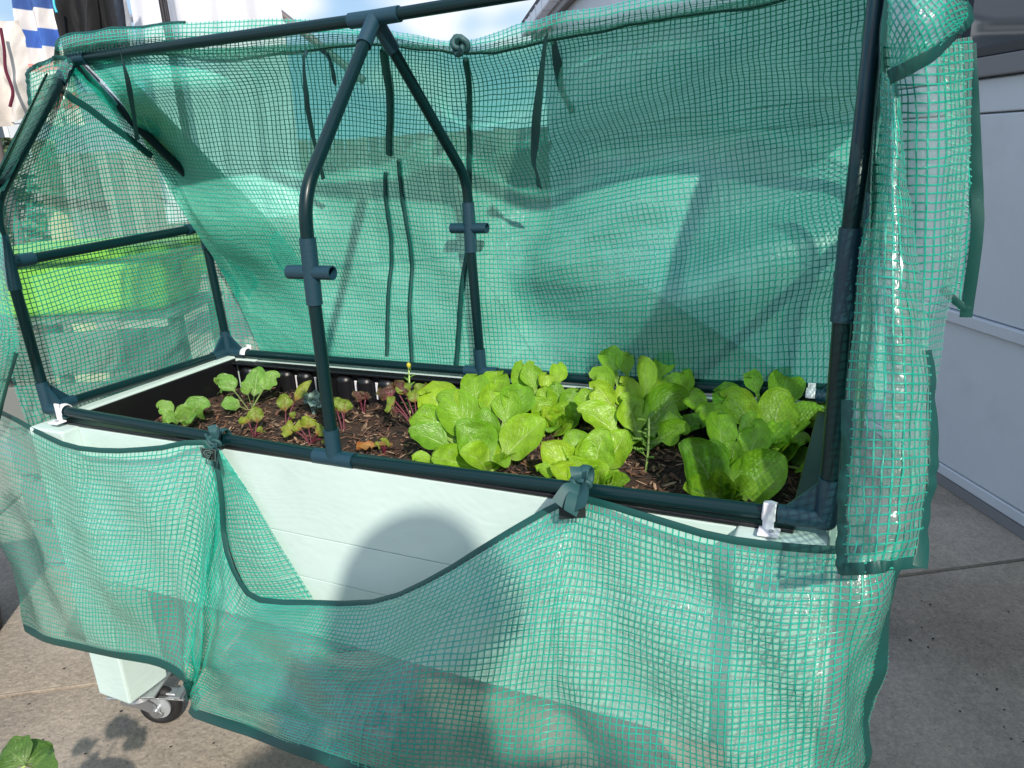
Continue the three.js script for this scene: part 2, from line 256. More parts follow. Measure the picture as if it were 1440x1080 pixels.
const frame = thing('greenhouse_skeleton', 'dark green pipe frame of a small greenhouse standing on the planter', 'greenhouse', V(0, 0, 0));
{
  const pipe = (name, a, b) => part(name, rod(a, b, PR, PR, 16), pipeMat, frame);
  pipe('base_rail', N.FL, N.MF); pipe('base_rail', N.MF, N.FR); pipe('base_rail', N.BL, N.MB); pipe('base_rail', N.MB, N.BR); pipe('base_rail', N.FL, N.BL); pipe('base_rail', N.FR, N.BR);
  pipe('ridge_pipe', N.RL, N.RM); pipe('ridge_pipe', N.RM, N.RR);
  pipe('cross_rail', N.FLc, N.BLc); pipe('cross_rail', N.FRc, N.BRc);
  for (const [a, c, b, r] of [['FL', 'FLc', 'FLb', 'RL'], ['BL', 'BLc', 'BLb', 'RL'], ['MF', 'MFc', 'MFb', 'RM'], ['MB', 'MBc', 'MBb', 'RM'], ['FR', 'FRc', 'FRb', 'RR'], ['BR', 'BRc', 'BRb', 'RR']]) {
    pipe('upright', N[a], N[c]);
    const up = N[b].clone().sub(N[c]).normalize(), sl = N[r].clone().sub(N[b]).normalize(), k = 0.035;
    const p0 = N[b].clone().addScaledVector(up, -k), p1 = N[b].clone().addScaledVector(sl, k), arc = new THREE.QuadraticBezierCurve3(p0, N[b], p1);
    const path = new THREE.CurvePath(); path.add(new THREE.LineCurve3(N[c], p0)); path.add(arc); path.add(new THREE.LineCurve3(p1, N[r]));
    const pts = [N[c], N[c].clone().lerp(p0, 0.5)]; for (let i = 0; i <= 10; i++) pts.push(arc.getPoint(i / 10)); pts.push(p1.clone().lerp(N[r], 0.33), p1.clone().lerp(N[r], 0.66), N[r]);
    part('bent_rafter', tubeOf(pts, PR, 60, 16), pipeMat, frame);
  }
  const hollow = (a, b, r) => { const d = b.clone().sub(a).normalize(); return join([rod(a, b, r, r, 18, true), rod(a, b, r * 0.8, r * 0.8, 18, true), new THREE.RingGeometry(r * 0.8, r, 18).applyQuaternion(new THREE.Quaternion().setFromUnitVectors(V(0, 0, 1), d)).translate(b.x, b.y, b.z)]); };
  const toward = (a, b, l) => a.clone().addScaledVector(b.clone().sub(a).normalize(), l);
  const jm = jointMat.clone(); jm.side = DS;
  const joint = (name, geos) => part(name, join(geos), jm, frame);
  // corners with webs
  for (const [c, u, x, z] of [['FL', 'FLc', 'MF', 'BL'], ['FR', 'FRc', 'MF', 'BR'], ['BL', 'BLc', 'MB', 'FL'], ['BR', 'BRc', 'MB', 'FR']]) {
    const o = N[c], geos = [new THREE.SphereGeometry(JR * 1.04, 18, 12).translate(o.x, o.y, o.z)];
    for (const t of [u, x, z]) geos.push(rod(o, toward(o, N[t], 0.045), JR, JR, 18));
    for (const t of [x, z]) { const s = new THREE.Shape(); s.moveTo(0, 0); s.lineTo(0.036, 0); s.lineTo(0, 0.036); const g = new THREE.ExtrudeGeometry(s, { depth: 0.005, bevelEnabled: false }).translate(0, 0, -0.0025); const ex = N[t].clone().sub(o).normalize(), ey = N[u].clone().sub(o).normalize(), ez = ex.clone().cross(ey).normalize(); g.applyMatrix4(new THREE.Matrix4().makeBasis(ex, ey, ez).setPosition(o.clone().addScaledVector(ex, JR * 0.6).addScaledVector(ey, JR * 0.6))); geos.push(g); }
    joint('corner_joint', geos);
  }
  for (const [c, a, b, u] of [['MF', 'FL', 'FR', 'MFc'], ['MB', 'BL', 'BR', 'MBc']]) joint('tee_joint', [rod(toward(N[c], N[a], 0.032), toward(N[c], N[b], 0.032), JR, JR, 18), rod(N[c], toward(N[c], N[u], 0.042), JR, JR, 18)]);
  for (const [c, d, u] of [['MFc', 'MF', 'MFb'], ['MBc', 'MB', 'MBb']]) {
    const o = N[c], ax = N.FR.clone().sub(N.FL).normalize();
    joint('cross_joint', [rod(toward(o, N[d], 0.04), toward(o, N[u], 0.042), JR, JR, 18), hollow(o, o.clone().addScaledVector(ax, 0.034), JR * 0.85), hollow(o, o.clone().addScaledVector(ax, -0.034), JR * 0.85)]);
  }
  for (const [c, d, u, z] of [['FLc', 'FL', 'FLb', 'BLc'], ['FRc', 'FR', 'FRb', 'BRc'], ['BLc', 'BL', 'BLb', 'FLc'], ['BRc', 'BR', 'BRb', 'FRc']]) joint('tee_joint', [rod(toward(N[c], N[d], 0.042), toward(N[c], N[u], 0.042), JR, JR, 18), rod(N[c], toward(N[c], N[z], 0.042), JR, JR, 18)]);
  for (const [r, a, b, ends] of [['RM', 'MFb', 'MBb', ['RL', 'RR']], ['RL', 'FLb', 'BLb', ['RM']], ['RR', 'FRb', 'BRb', ['RM']]]) joint('ridge_joint', [...ends.map((e) => rod(N[r], toward(N[r], N[e], 0.04), JR, JR, 18)), rod(N[r], toward(N[r], N[a], 0.05), JR, JR, 18), rod(N[r], toward(N[r], N[b], 0.05), JR, JR, 18), new THREE.SphereGeometry(JR * 1.02, 16, 10).translate(N[r].x, N[r].y, N[r].z)]);
}
{ // white clips that hold the rails down
  const clip = (at, turn, label) => {
    const c = thing('pipe_clip', label, 'clip', at, 'white clips holding the base rail to the planter'); c.rotation.y = turn;
    part('saddle', new THREE.TorusGeometry(PR + 0.0022, 0.0022, 6, 16, Math.PI * 1.1).rotateY(Math.PI / 2).scale(3.4, 1, 1).translate(0, 0, 0), whitePlastic, c);
    part('tab', join([box(-0.0055, 0.0055, -0.013, 0.016, 0.0095, 0.0125, 0.001), box(-0.009, 0.012, -0.0145, -0.0115, 0.008, 0.026, 0.001)]), whitePlastic, c);
    part('screw', new THREE.CylinderGeometry(0.0025, 0.0025, 0.002, 10).translate(0.004, -0.0105, 0.019), steel, c);
  };
  const on = (a, b, px) => { let best = null, d = 1e9; for (let i = 0; i <= 400; i++) { const p = a.clone().lerp(b, i / 400), e = Math.abs(toPx(p)[0] - px); if (e < d) { d = e; best = p; } } return best; };
  clip(on(N.FL, N.MF, 91), 0, 'white clip on the front rail beside the seedlings\' corner joint');
  clip(on(N.MF, N.FR, 1082), 0, 'white clip on the front rail below the lettuce by the corner joint');
  clip(on(N.BL, N.MB, 346), Math.PI, 'white clip on the back rail above the trough ribs');
  clip(on(N.MB, N.BR, 1140), Math.PI, 'white clip on the back rail behind the dark lettuce');
}

// ---------------------------------------------------------------- the greenhouse cover: clear film reinforced with a grid of green threads
const cover = thing('greenhouse_cover', 'green gridded clear plastic greenhouse cover pulled open and tied over the frame and planter', 'greenhouse cover', V(0, 0, 0));
function cr(p0, p1, p2, p3, t) { const t2 = t * t, t3 = t2 * t; const f = (a, b, c, d) => 0.5 * (2 * b + (c - a) * t + (2 * a - 5 * b + 4 * c - d) * t2 + (3 * b - a - 3 * c + d) * t3); return V(f(p0.x, p1.x, p2.x, p3.x), f(p0.y, p1.y, p2.y, p3.y), f(p0.z, p1.z, p2.z, p3.z)); }
function spline(a, t) { const n = a.length - 1, x = clamp(t, 0, 1) * n, i = Math.min(Math.floor(x), n - 1), g = (k) => k < 0 ? a[0].clone().multiplyScalar(2).sub(a[1]) : k > n ? a[n].clone().multiplyScalar(2).sub(a[n - 1]) : a[k]; return cr(g(i - 1), a[i], a[i + 1], g(i + 2), x - i); }
class Sheet {                                                            // rows of control points, top to bottom; each row left to right
  constructor(rows, folds) { this.rows = rows; this.folds = folds; }
  flat(u, v) { return spline(this.rows.map((r) => spline(r, u)), v); }
  prepare(n = 48) {                                                      // a dense table of the smooth surface: evaluated by bilinear look-up
    this.n = n; this.tab = [];
    for (let j = 0; j <= n; j++) { for (let i = 0; i <= n; i++) this.tab.push(this.flat(i / n, j / n)); }
    return this;
  }
  look(u, v) { const n = this.n, x = clamp(u, 0, 1) * n, y = clamp(v, 0, 1) * n, i = Math.min(Math.floor(x), n - 1), j = Math.min(Math.floor(y), n - 1), f = x - i, g = y - j, t = this.tab, k = j * (n + 1) + i; return t[k].clone().lerp(t[k + 1], f).lerp(t[k + n + 1].clone().lerp(t[k + n + 2], f), g); }
  bareNormal(u, v) { const e = 0.02, a = this.look(u + e, v).sub(this.look(u - e, v)), b = this.look(u, v + e).sub(this.look(u, v - e)); const n = a.cross(b).normalize(); return n.dot(camera.position.clone().sub(this.look(u, v))) < 0 ? n.negate() : n; }
  at(u, v) { const p = this.look(u, v); return this.folds ? p.addScaledVector(this.bareNormal(u, v), this.folds(u, v, p)) : p; }
  normal(u, v) { const e = 0.008, a = this.at(u + e, v).sub(this.at(u - e, v)), b = this.at(u, v + e).sub(this.at(u, v - e)); const n = a.cross(b).normalize(); return n.dot(camera.position.clone().sub(this.look(u, v))) < 0 ? n.negate() : n; }
  lengths(along, other, n = 80) { const l = [0]; let p = along === 'u' ? this.look(0, other) : this.look(other, 0); for (let i = 1; i <= n; i++) { const q = along === 'u' ? this.look(i / n, other) : this.look(other, i / n); l.push(l[i - 1] + p.distanceTo(q)); p = q; } return l; }
  spots(along, pitch, at) { const l = this.lengths(along, at), total = l[l.length - 1], out = []; let i = 0; for (let s = pitch * 0.5; s < total; s += pitch) { while (l[i + 1] < s) i++; out.push((i + (s - l[i]) / (l[i + 1] - l[i])) / (l.length - 1)); } return out; }
  find(px, py) { let best = [0, 0], d = 1e9; const M = 60; for (let j = 0; j <= M; j++) for (let i = 0; i <= M; i++) { const q = toPx(this.look(i / M, j / M)), e = (q[0] - px) ** 2 + (q[1] - py) ** 2; if (e < d) { d = e; best = [i / M, j / M]; } } for (let s = 0.008; s > 0.0004; s *= 0.6) for (const [a, b] of [[s, 0], [-s, 0], [0, s], [0, -s]]) { const c = [best[0] + a, best[1] + b], q = toPx(this.look(c[0], c[1])), e = (q[0] - px) ** 2 + (q[1] - py) ** 2; if (e < d) { d = e; best = c; } } return best; }
}
function strip(pts, nrm, w, off = 0, thick = 0) {                        // a ribbon along points, lying across the normals
  const p = [], uv = [], idx = [], n = pts.length; let s = 0;
  for (let i = 0; i < n; i++) {
    const t = pts[Math.min(i + 1, n - 1)].clone().sub(pts[Math.max(i - 1, 0)]), side = t.clone().cross(nrm[i]).normalize().multiplyScalar((Array.isArray(w) ? w[i] : w) / 2), c = pts[i].clone().addScaledVector(nrm[i], off);
    if (i) s += pts[i].distanceTo(pts[i - 1]);
    p.push(c.x - side.x, c.y - side.y, c.z - side.z, c.x + side.x, c.y + side.y, c.z + side.z); uv.push(s, 0, s, 0.01);
    if (i) { const k = i * 2; idx.push(k - 2, k - 1, k, k, k - 1, k + 1); }
  }
  if (thick) { const m = p.length / 3; for (let i = 0; i < n; i++) { const q = nrm[i].clone().multiplyScalar(-thick); for (const k of [0, 1]) { p.push(p[(2 * i + k) * 3] + q.x, p[(2 * i + k) * 3 + 1] + q.y, p[(2 * i + k) * 3 + 2] + q.z); uv.push(uv[(2 * i + k) * 2], k * 0.01); } }
    for (let i = 1; i < n; i++) { const k = i * 2; idx.push(m + k - 2, m + k, m + k - 1, m + k, m + k + 1, m + k - 1, k - 2, k, m + k - 2, m + k - 2, k, m + k, k - 1, m + k - 1, k + 1, k + 1, m + k - 1, m + k + 1); } }
  const g = new THREE.BufferGeometry(); g.setAttribute('position', new THREE.Float32BufferAttribute(p, 3)); g.setAttribute('uv', new THREE.Float32BufferAttribute(uv, 2)); g.setIndex(idx); g.computeVertexNormals(); return g;
}
function lay(name, sheet, { pitch = 0.0076, mu = 0.5, mv = 0.5, width = 0.00155, cells = 110, mat = film, tmat = thread, skew = 0, back = 0.0007, label } = {}) {
  sheet.prepare();
  const lu = sheet.lengths('u', mv).at(-1), lv = sheet.lengths('v', mu).at(-1), nu = clamp(Math.round(lu / 0.008), 12, cells * 1.5), nv = clamp(Math.round(lv / 0.008), 12, cells);
  const m = part(name, gridGeo(nu, nv, (u, v) => sheet.at(u, v), (u, v) => [u * lu, v * lv]), mat, cover); if (label) m.userData.label = label;
  const geos = [], cut = (a, b) => { const n = 2 + Math.round((a[0] === b[0] ? lv : lu) / 0.008), pts = [], ns = []; for (let i = 0; i <= n; i++) { const u = lerp(a[0], b[0], i / n), v = lerp(a[1], b[1], i / n); const du = 0.0011 * noise(u * lu * 38 + a[0] * 91, v * lv * 38 + a[1] * 57, 4) / (a[0] === b[0] ? lu : lv); const uu = a[0] === b[0] ? u + du : u, vv = a[0] === b[0] ? v : v + du; pts.push(sheet.at(uu, vv)); ns.push(sheet.normal(uu, vv)); } geos.push(strip(pts, ns, width, back)); };
  if (skew) { // the grid lies on the bias
    const nn = Math.ceil((lu + lv) / pitch); for (let i = 1; i < nn; i++) { const s = i * pitch; for (const k of [0, 1]) { const a0 = Math.max(0, s - lv) / lu, b0 = Math.min(lu, s) / lu, f = (u) => (s - u * lu) / lv; const P0 = [k ? 1 - a0 : a0, f(a0)], P1 = [k ? 1 - b0 : b0, f(b0)]; if (b0 - a0 > 0.02) cut(P0, P1); } }
  } else { for (const u of sheet.spots('u', pitch, mv)) cut([u, 0], [u, 1]); for (const v of sheet.spots('v', pitch, mu)) cut([0, v], [1, v]); }
  const t = part('thread_grid', mergeGeometries(geos), tmat, m); t.userData = { kind: 'stuff' };
  sheet.mesh = m; return sheet;
}
function bind(sheet, uvs, w = 0.012, name = 'binding_tape', mat = tape, n = 90, off = 0.0012) {   // a tape sewn along a line on the sheet
  const pts = [], ns = [], ts = uvs.map(([u, v]) => V(u, v, 0));
  for (let i = 0; i <= n; i++) { const q = spline(ts, i / n); pts.push(sheet.at(q.x, q.y)); ns.push(sheet.normal(q.x, q.y)); }
  return part(name, strip(pts, ns, w, off, off * 2), mat, sheet.mesh);
}
const bindPx = (sheet, pxs, w, name, mat, off) => bind(sheet, pxs.map(([x, y]) => sheet.find(x, y)), w, name, mat, 90, off);
function ribbon(name, pts, w, face, mat, parent, n = 40) {               // a loose strap hanging in the air
  const c = curve(pts), P0 = c.getPoints(n); const ns = P0.map((p, i) => typeof face === 'function' ? face(i / n) : face);
  return part(name, strip(P0, ns, w, 0, 0.0006), mat, parent);
}
const RIDGE_Y = G + 0.5516, BEND_Y = G + 0.3346;
const onRoof = (px, py, off) => { // a point on the back roof slope, off metres behind it
  const n = V(0, 0.2005, -(RIDGE_Y - BEND_Y)).normalize(), q = V(0, BEND_Y, WD).addScaledVector(n, off), d = rayOf(px, py); return d.multiplyScalar(q.sub(camera.position).dot(n) / d.dot(n)).add(camera.position);
};
const Z = (rows, z) => rows.map((r, j) => r.map((p, i) => onZ(p[0], p[1], p.length > 2 ? p[2] : typeof z === 'function' ? z(i, j) : z)));

// --- back: the roof and front panels thrown over to the back and hanging behind the frame
const backRows = [
  [[118, 86, 'r', 0.0], [190, 72, 'r', 0.0], [300, 68, 'r', 0.005], [420, 62, 'r', 0.02], [520, 60, 'r', 0.03], [600, 64, 'r', 0.035], [645, 74, 'r', 0.045], [720, 62, 'r', 0.035], [800, 44, 'r', 0.03], [930, 22, 'r', 0.025], [1060, -4, 'r', 0.02], [1246, -50, 'r', 0.0]],
  [[168, 140, 'r', -0.045], [250, 135, 'r', -0.04], [340, 130, 'r', -0.015], [430, 130, 'r', 0.03], [520, 135, 'r', 0.05], [600, 140, 'r', 0.035], [655, 145, 'r', 0.055], [730, 140, 'r', 0.05], [810, 125, 'r', 0.03], [930, 105, 'r', 0.02], [1060, 85, 'r', 0.03], [1246, 52, 'r', 0.0]],
  [[212, 218, 'z', -0.365], [285, 225, 'z', -0.365], [360, 225, 'z', -0.39], [440, 225, 'z', -0.43], [530, 230, 'z', -0.44], [610, 238, 'z', -0.425], [665, 240, 'z', -0.44], [740, 235, 'z', -0.45], [820, 225, 'z', -0.435], [940, 205, 'z', -0.43], [1065, 180, 'z', -0.43], [1246, 152, 'z', -0.42]],
  [[275, 322, 'z', -0.37], [340, 325, 'z', -0.375], [400, 328, 'z', -0.4], [465, 330, 'z', -0.43], [545, 335, 'z', -0.44], [615, 340, 'z', -0.43], [668, 342, 'z', -0.425], [745, 340, 'z', -0.45], [825, 330, 'z', -0.43], [945, 310, 'z', -0.395], [1070, 290, 'z', -0.4], [1246, 262, 'z', -0.425]],
  [[330, 418, 'z', -0.425], [385, 420, 'z', -0.425], [435, 424, 'z', -0.43], [495, 428, 'z', -0.44], [560, 432, 'z', -0.44], [625, 436, 'z', -0.435], [675, 438, 'z', -0.43], [750, 440, 'z', -0.45], [830, 438, 'z', -0.41], [950, 425, 'z', -0.35], [1070, 405, 'z', -0.36], [1246, 380, 'z', -0.43]],
  [[372, 505, 'z', -0.42], [415, 508, 'z', -0.42], [460, 512, 'z', -0.42], [510, 516, 'z', -0.42], [570, 520, 'z', -0.42], [630, 524, 'z', -0.42], [680, 528, 'z', -0.42], [755, 532, 'z', -0.42], [835, 538, 'z', -0.42], [950, 545, 'z', -0.42], [1070, 552, 'z', -0.42], [1246, 562, 'z', -0.42]],
].map((r) => r.map(([x, y, k, d]) => k === 'r' ? onRoof(x, y, d + 0.012) : onZ(x, y, d)));
const wave = (u, v, f, ph) => Math.sin((u * f[0] + v * f[1]) * 6.283 + ph);
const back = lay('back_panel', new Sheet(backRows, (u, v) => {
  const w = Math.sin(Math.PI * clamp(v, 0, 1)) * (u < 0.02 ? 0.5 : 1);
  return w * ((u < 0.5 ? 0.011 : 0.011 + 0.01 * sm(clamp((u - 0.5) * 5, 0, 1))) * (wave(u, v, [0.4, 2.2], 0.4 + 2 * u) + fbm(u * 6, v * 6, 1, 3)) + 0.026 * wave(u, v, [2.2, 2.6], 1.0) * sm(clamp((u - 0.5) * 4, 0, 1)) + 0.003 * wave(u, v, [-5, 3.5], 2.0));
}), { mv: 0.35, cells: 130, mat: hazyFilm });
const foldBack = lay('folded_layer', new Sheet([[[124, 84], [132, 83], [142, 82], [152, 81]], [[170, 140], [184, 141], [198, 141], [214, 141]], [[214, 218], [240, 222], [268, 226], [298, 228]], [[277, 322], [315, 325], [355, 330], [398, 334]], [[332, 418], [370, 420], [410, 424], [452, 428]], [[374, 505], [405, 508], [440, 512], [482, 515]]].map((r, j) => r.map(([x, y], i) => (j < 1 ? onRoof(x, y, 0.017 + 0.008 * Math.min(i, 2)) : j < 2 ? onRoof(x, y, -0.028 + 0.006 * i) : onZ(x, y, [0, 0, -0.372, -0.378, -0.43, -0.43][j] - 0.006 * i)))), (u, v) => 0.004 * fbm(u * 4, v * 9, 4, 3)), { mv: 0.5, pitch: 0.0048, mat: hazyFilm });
// tapes sewn on the thrown-back panels
for (const [pxs, w] of [[[[540, 70], [545, 140], [552, 215]], 0.014], [[[566, 222], [575, 360], [580, 512]], 0.008], [[[548, 240], [547, 370], [545, 500]], 0.008], [[[655, 84], [660, 300], [642, 515]], 0.01]]) bindPx(back, pxs, w * 0.8, 'seam_tape', tape, -0.004);
bind(back, [[0.03, 0.985], [0.3, 0.985], [0.6, 0.985], [0.98, 0.985]], 0.012);

// --- the rolled-up edge lying along the ridge
const rollRows = (cols) => [0, 1, 2, 3, 4].map((k) => cols.map(([x, y0, y1, off]) => { const t = k / 4, y = lerp(y0, y1, t); return onRoof(x, y, off + 0.005 - 0.02 * Math.sin(Math.PI * t)); }));
const rollA = lay('rolled_edge', new Sheet(rollRows([[80, 54, 94, 0.012], [105, 47, 90, 0.012], [150, 42, 78, 0.018], [210, 36, 76, 0.02], [260, 31, 80, 0.02], [320, 28, 88, 0.024], [400, 27, 76, 0.03], [470, 30, 66, 0.036], [530, 40, 62, 0.04], [600, 52, 70, 0.042], [650, 60, 76, 0.044]]), (u, v) => 0.004 * fbm(u * 14, v * 3, 2, 3)), {});
bind(rollA, [[0.0, 0.02], [0, 0.5], [0, 0.98]], 0.008); bind(rollA, [[0.02, 0.99], [0.2, 0.99], [0.5, 0.985], [0.98, 0.985]], 0.006); bind(rollA, [[0.0, 0.0], [0.12, 0.005], [0.3, 0.0], [0.4, 0.0]], 0.004);
const rollB = lay('rolled_edge', new Sheet(rollRows([[648, 60, 78, 0.044], [690, 48, 74, 0.04], [740, 32, 64, 0.036], [800, 16, 52, 0.034], [880, 2, 38, 0.03], [960, -12, 24, 0.028], [1080, -34, 4, 0.024], [1210, -70, -30, 0.01]]), (u, v) => 0.004 * fbm(u * 12, v * 3, 6, 3)), {});
bind(rollB, [[0.02, 0.99], [0.3, 0.99], [0.6, 0.99], [0.98, 0.99]], 0.006);
{ // knot that gathers the roll
  const k = onRoof(647, 64, 0.03); part('knot', new THREE.TorusKnotGeometry(0.008, 0.0045, 40, 8, 2, 3).translate(k.x, k.y, k.z), tieMat, cover);
  for (const [a, b] of [[[648, 62], [640, 48]], [[648, 62], [652, 50]]]) ribbon('tie_end', [onRoof(...a, 0.02), onRoof((a[0] + b[0]) / 2 - 2, (a[1] + b[1]) / 2, 0.015), onRoof(...b, 0.02)], 0.006, V(0.3, 0.2, 0.9), tieMat, cover);
}
// hanging tie straps
const strapFace = V(0.35, 0.1, 0.9).normalize();
const straps = [[[[168, 66], [172, 84], [180, 115], [188, 160], [193, 197]], 0.008, -0.06], [[[432, 72], [427, 85], [431, 140], [440, 190], [448, 222], [455, 252]], 0.008, 0.0], [[[452, 70], [462, 80], [468, 100], [471, 120]], 0.007, 0.035], [[[768, 50], [763, 90], [756, 150], [752, 200], [750, 228], [755, 246], [758, 264]], 0.013, -0.01], [[[778, 52], [784, 90], [790, 125], [800, 146], [806, 158]], 0.013, 0.06]];
for (const [pts, w, off] of straps) ribbon('tie_strap', pts.map(([x, y]) => onRoof(x, y, off - 0.012)), w, (t) => strapFace.clone().applyAxisAngle(V(0, 1, 0), 0.9 * Math.sin(t * 4 + pts[0][0])), tieMat, cover);

// --- left end
const XE = -0.618;
const endCorner = [onX(116, 91, XE), onX(205, 180, XE), V(XE, BEND_Y, -0.432), V(XE, BEND_Y - 0.09, -0.434), V(XE, BEND_Y - 0.17, -0.434), V(XE, BEND_Y - 0.24, -0.434), V(XE, BEND_Y - 0.31, -0.434), V(XE, BEND_Y - 0.37, -0.432)];
const endSheet = lay('end_panel', new Sheet([
  [[62, 108, 0.0], [86, 100], [100, 95], [112, 92], [140, 94]],
  [[8, 220, 0.0], [52, 190], [95, 165], [140, 150], [250, 190]],
  [[-32, 300, 0.0], [25, 280], [90, 265], [170, 250], [330, 275]],
  [[-30, 360, 0.02], [20, 365], [100, 350], [190, 335], [360, 340]],
  [[-14, 440, 0.02], [40, 440], [120, 415], [210, 395], [400, 410]],
  [[8, 510, 0.03], [58, 505], [140, 480], [230, 455], [435, 460]],
  [[24, 565, 0.03], [70, 562], [150, 540], [240, 515], [465, 505]],
  [[44, 612, 0.02], [80, 590], [160, 565], [250, 540], [475, 525]],
].map((r, j) => { const q = r.map(([x, y, z], i) => i === 0 ? onZ(x, y, z) : i === 4 ? onZ(x, y, -0.445) : onX(x, y, XE)); q.splice(4, 0, endCorner[j]); return q; }), (u, v) => (u < 0.78 ? 1 : 0.35) * (0.004 * fbm(u * 3, v * 4, 3, 3) + sm(clamp((v - 0.5) * 3, 0, 1)) * (0.012 * fbm(u * 5, v * 7, 9, 4) + 0.006 * Math.abs(fbm(u * 11 + v * 6, v * 3, 6, 3))))), { mu: 0.5, mv: 0.5 });
bindPx(endSheet, [[90, 128], [118, 148], [150, 172], [182, 195], [214, 220]], 0.012, 'zip_tape', tape);
bind(endSheet, [[0.02, 0.0], [0.02, 0.2], [0.02, 0.34]], 0.016);
// flap over the ridge end
const topFlap = lay('ridge_flap', new Sheet(Z([[[36, 100], [60, 88], [84, 80], [104, 88]], [[38, 118], [62, 108], [82, 104], [96, 106]], [[44, 150], [60, 138], [72, 128], [86, 122]]], -0.17), (u, v) => 0.006 * fbm(u * 5, v * 5, 2, 3)), {});
bind(topFlap, [[0.02, 0], [0.02, 0.5], [0.02, 1]], 0.008); bind(topFlap, [[0, 0.02], [0.5, 0.02], [1, 0.02]], 0.007);
// edge seen beside the left rafter
const rafterEdge = lay('rafter_wrap', new Sheet([[[46, 150], [62, 140], [76, 120]], [[22, 195], [36, 190], [52, 172]], [[0, 240], [12, 232], [28, 222]], [[-24, 290], [-8, 280], [6, 268]]].map((r, j) => r.map(([x, y], i) => onZ(x, y, lerp(-0.17, 0.0, j / 3) + 0.012 * (i - 1) * (i - 2))))), {});
bind(rafterEdge, [[0.04, 0], [0.04, 0.5], [0.04, 1]], 0.01); bind(rafterEdge, [[0.9, 0], [0.9, 0.5], [0.9, 1]], 0.009);
// loose front flap at the left corner
const leftFlap = lay('corner_flap', new Sheet([[[-40, 300, 0.0], [-10, 310, 0.02], [2, 330, 0.03]], [[-45, 380, 0.02], [-10, 390, 0.04], [12, 400, 0.05]], [[-40, 440, 0.03], [-5, 450, 0.06], [22, 455, 0.05]], [[-40, 500, 0.03], [-8, 505, 0.06], [26, 490, 0.05]], [[-40, 560, 0.03], [-14, 560, 0.05], [10, 545, 0.04]], [[-40, 610, 0.03], [-20, 605, 0.04], [-2, 592, 0.03]]].map((r) => r.map(([x, y, z]) => onZ(x, y, z))), (u, v) => 0.004 * fbm(u * 4, v * 6, 8, 3)), {});
bind(leftFlap, [[0.97, 0.62], [0.97, 0.8], [0.97, 1]], 0.005);

// --- front skirt, tied to the rail at two places and hanging over the planter
const skirtCols = [ // top x, y, z; middle bulge; bottom x, y, z
  [-40, 566, -0.06, 0.0, 34, 884, 0.0], [8, 582, 0.0, 0.01, 44, 892, 0.05], [52, 606, 0.035, 0.015, 66, 901, 0.075], [100, 627, 0.046, 0.015, 108, 910, 0.085], [160, 633, 0.047, 0.012, 160, 921, 0.09], [225, 629, 0.045, 0.012, 205, 930, 0.09], [290, 622, 0.022, 0.012, 236, 940, 0.092],
  [310, 680, 0.024, 0.008, 254, 952, 0.095], [316, 760, 0.03, 0.01, 264, 962, 0.096], [334, 812, 0.042, 0.004, 266, 985, 0.085], [362, 842, 0.055, 0.0, 270, 1003, 0.096], [440, 847, 0.062, 0.02, 350, 1030, 0.18], [530, 845, 0.062, 0.03, 430, 1058, 0.23], [610, 812, 0.054, 0.03, 520, 1088, 0.22], [700, 757, 0.04, 0.022, 620, 1118, 0.17], [796, 703, 0.016, 0.018, 740, 1150, 0.1], [830, 702, 0.018, 0.016, 800, 1162, 0.1], [900, 722, 0.03, 0.014, 880, 1172, 0.1], [1000, 752, 0.04, 0.012, 985, 1182, 0.1], [1090, 766, 0.044, 0.01, 1075, 1180, 0.1], [1170, 772, 0.046, 0.01, 1140, 1165, 0.1], [1235, 768, 0.03, 0.02, 1190, 1130, 0.07], [1290, 735, -0.02, 0.02, 1218, 1078, 0.0],
];
const skirtRows = [0, 0.12, 0.3, 0.5, 0.7, 0.88, 1].map((t) => skirtCols.map(([x0, y0, z0, b, x1, y1, z1]) => { const p = onZ(x0, y0, z0).lerp(onZ(x1, y1, z1), t); p.z += b * Math.sin(Math.PI * t); return p; }));
const skirt = lay('front_skirt', new Sheet(skirtRows, (u, v) => {
  const w = Math.sin(Math.PI * clamp(v * 0.92 + 0.04, 0, 1)) * sm(clamp(v * 4, 0, 1));
  return w * (0.012 * wave(u, v, [4.5, 0.5], 0.6) + 0.014 * fbm(u * 9, v * 5, 7, 3) + 0.006 * wave(u, v, [11, -2], 1.2)) - 0.018 * Math.exp(-(((u - 0.39 - 0.03 * v) / 0.012) ** 2)) * sm(clamp((v - 0.35) * 2.5, 0, 1));
}).prepare(), { mv: 0.6, mu: 0.8, cells: 110 });
bind(skirt, Array.from({ length: 70 }, (_, i) => [0.004 + 0.992 * i / 69, 0.004]), 0.0075, 'binding_tape', tape, 260);
bind(skirt, Array.from({ length: 60 }, (_, i) => [0.004 + 0.992 * i / 59, 0.99]), 0.013, 'binding_tape', tape, 260);
bind(skirt, [[0.992, 0], [0.992, 0.3], [0.992, 0.6], [0.992, 1]], 0.02);
// the turned-under corner beside the first tie
const turned = lay('turned_corner', new Sheet(Z([[[297, 628, 0.02], [303, 632, 0.02], [310, 634, 0.018]], [[308, 690, 0.02], [330, 685, 0.02], [350, 690, 0.014]], [[315, 760, 0.024], [355, 765, 0.024], [392, 762, 0.014]], [[338, 822, 0.03], [385, 822, 0.026], [424, 815, 0.014]], [[362, 848, 0.035], [408, 850, 0.03], [446, 850, 0.016]]], 0.02), (u, v) => 0.003 * fbm(u * 4, v * 5, 5, 3)), {});
bind(turned, [[0.02, 0], [0.02, 0.4], [0.02, 0.75]], 0.009);
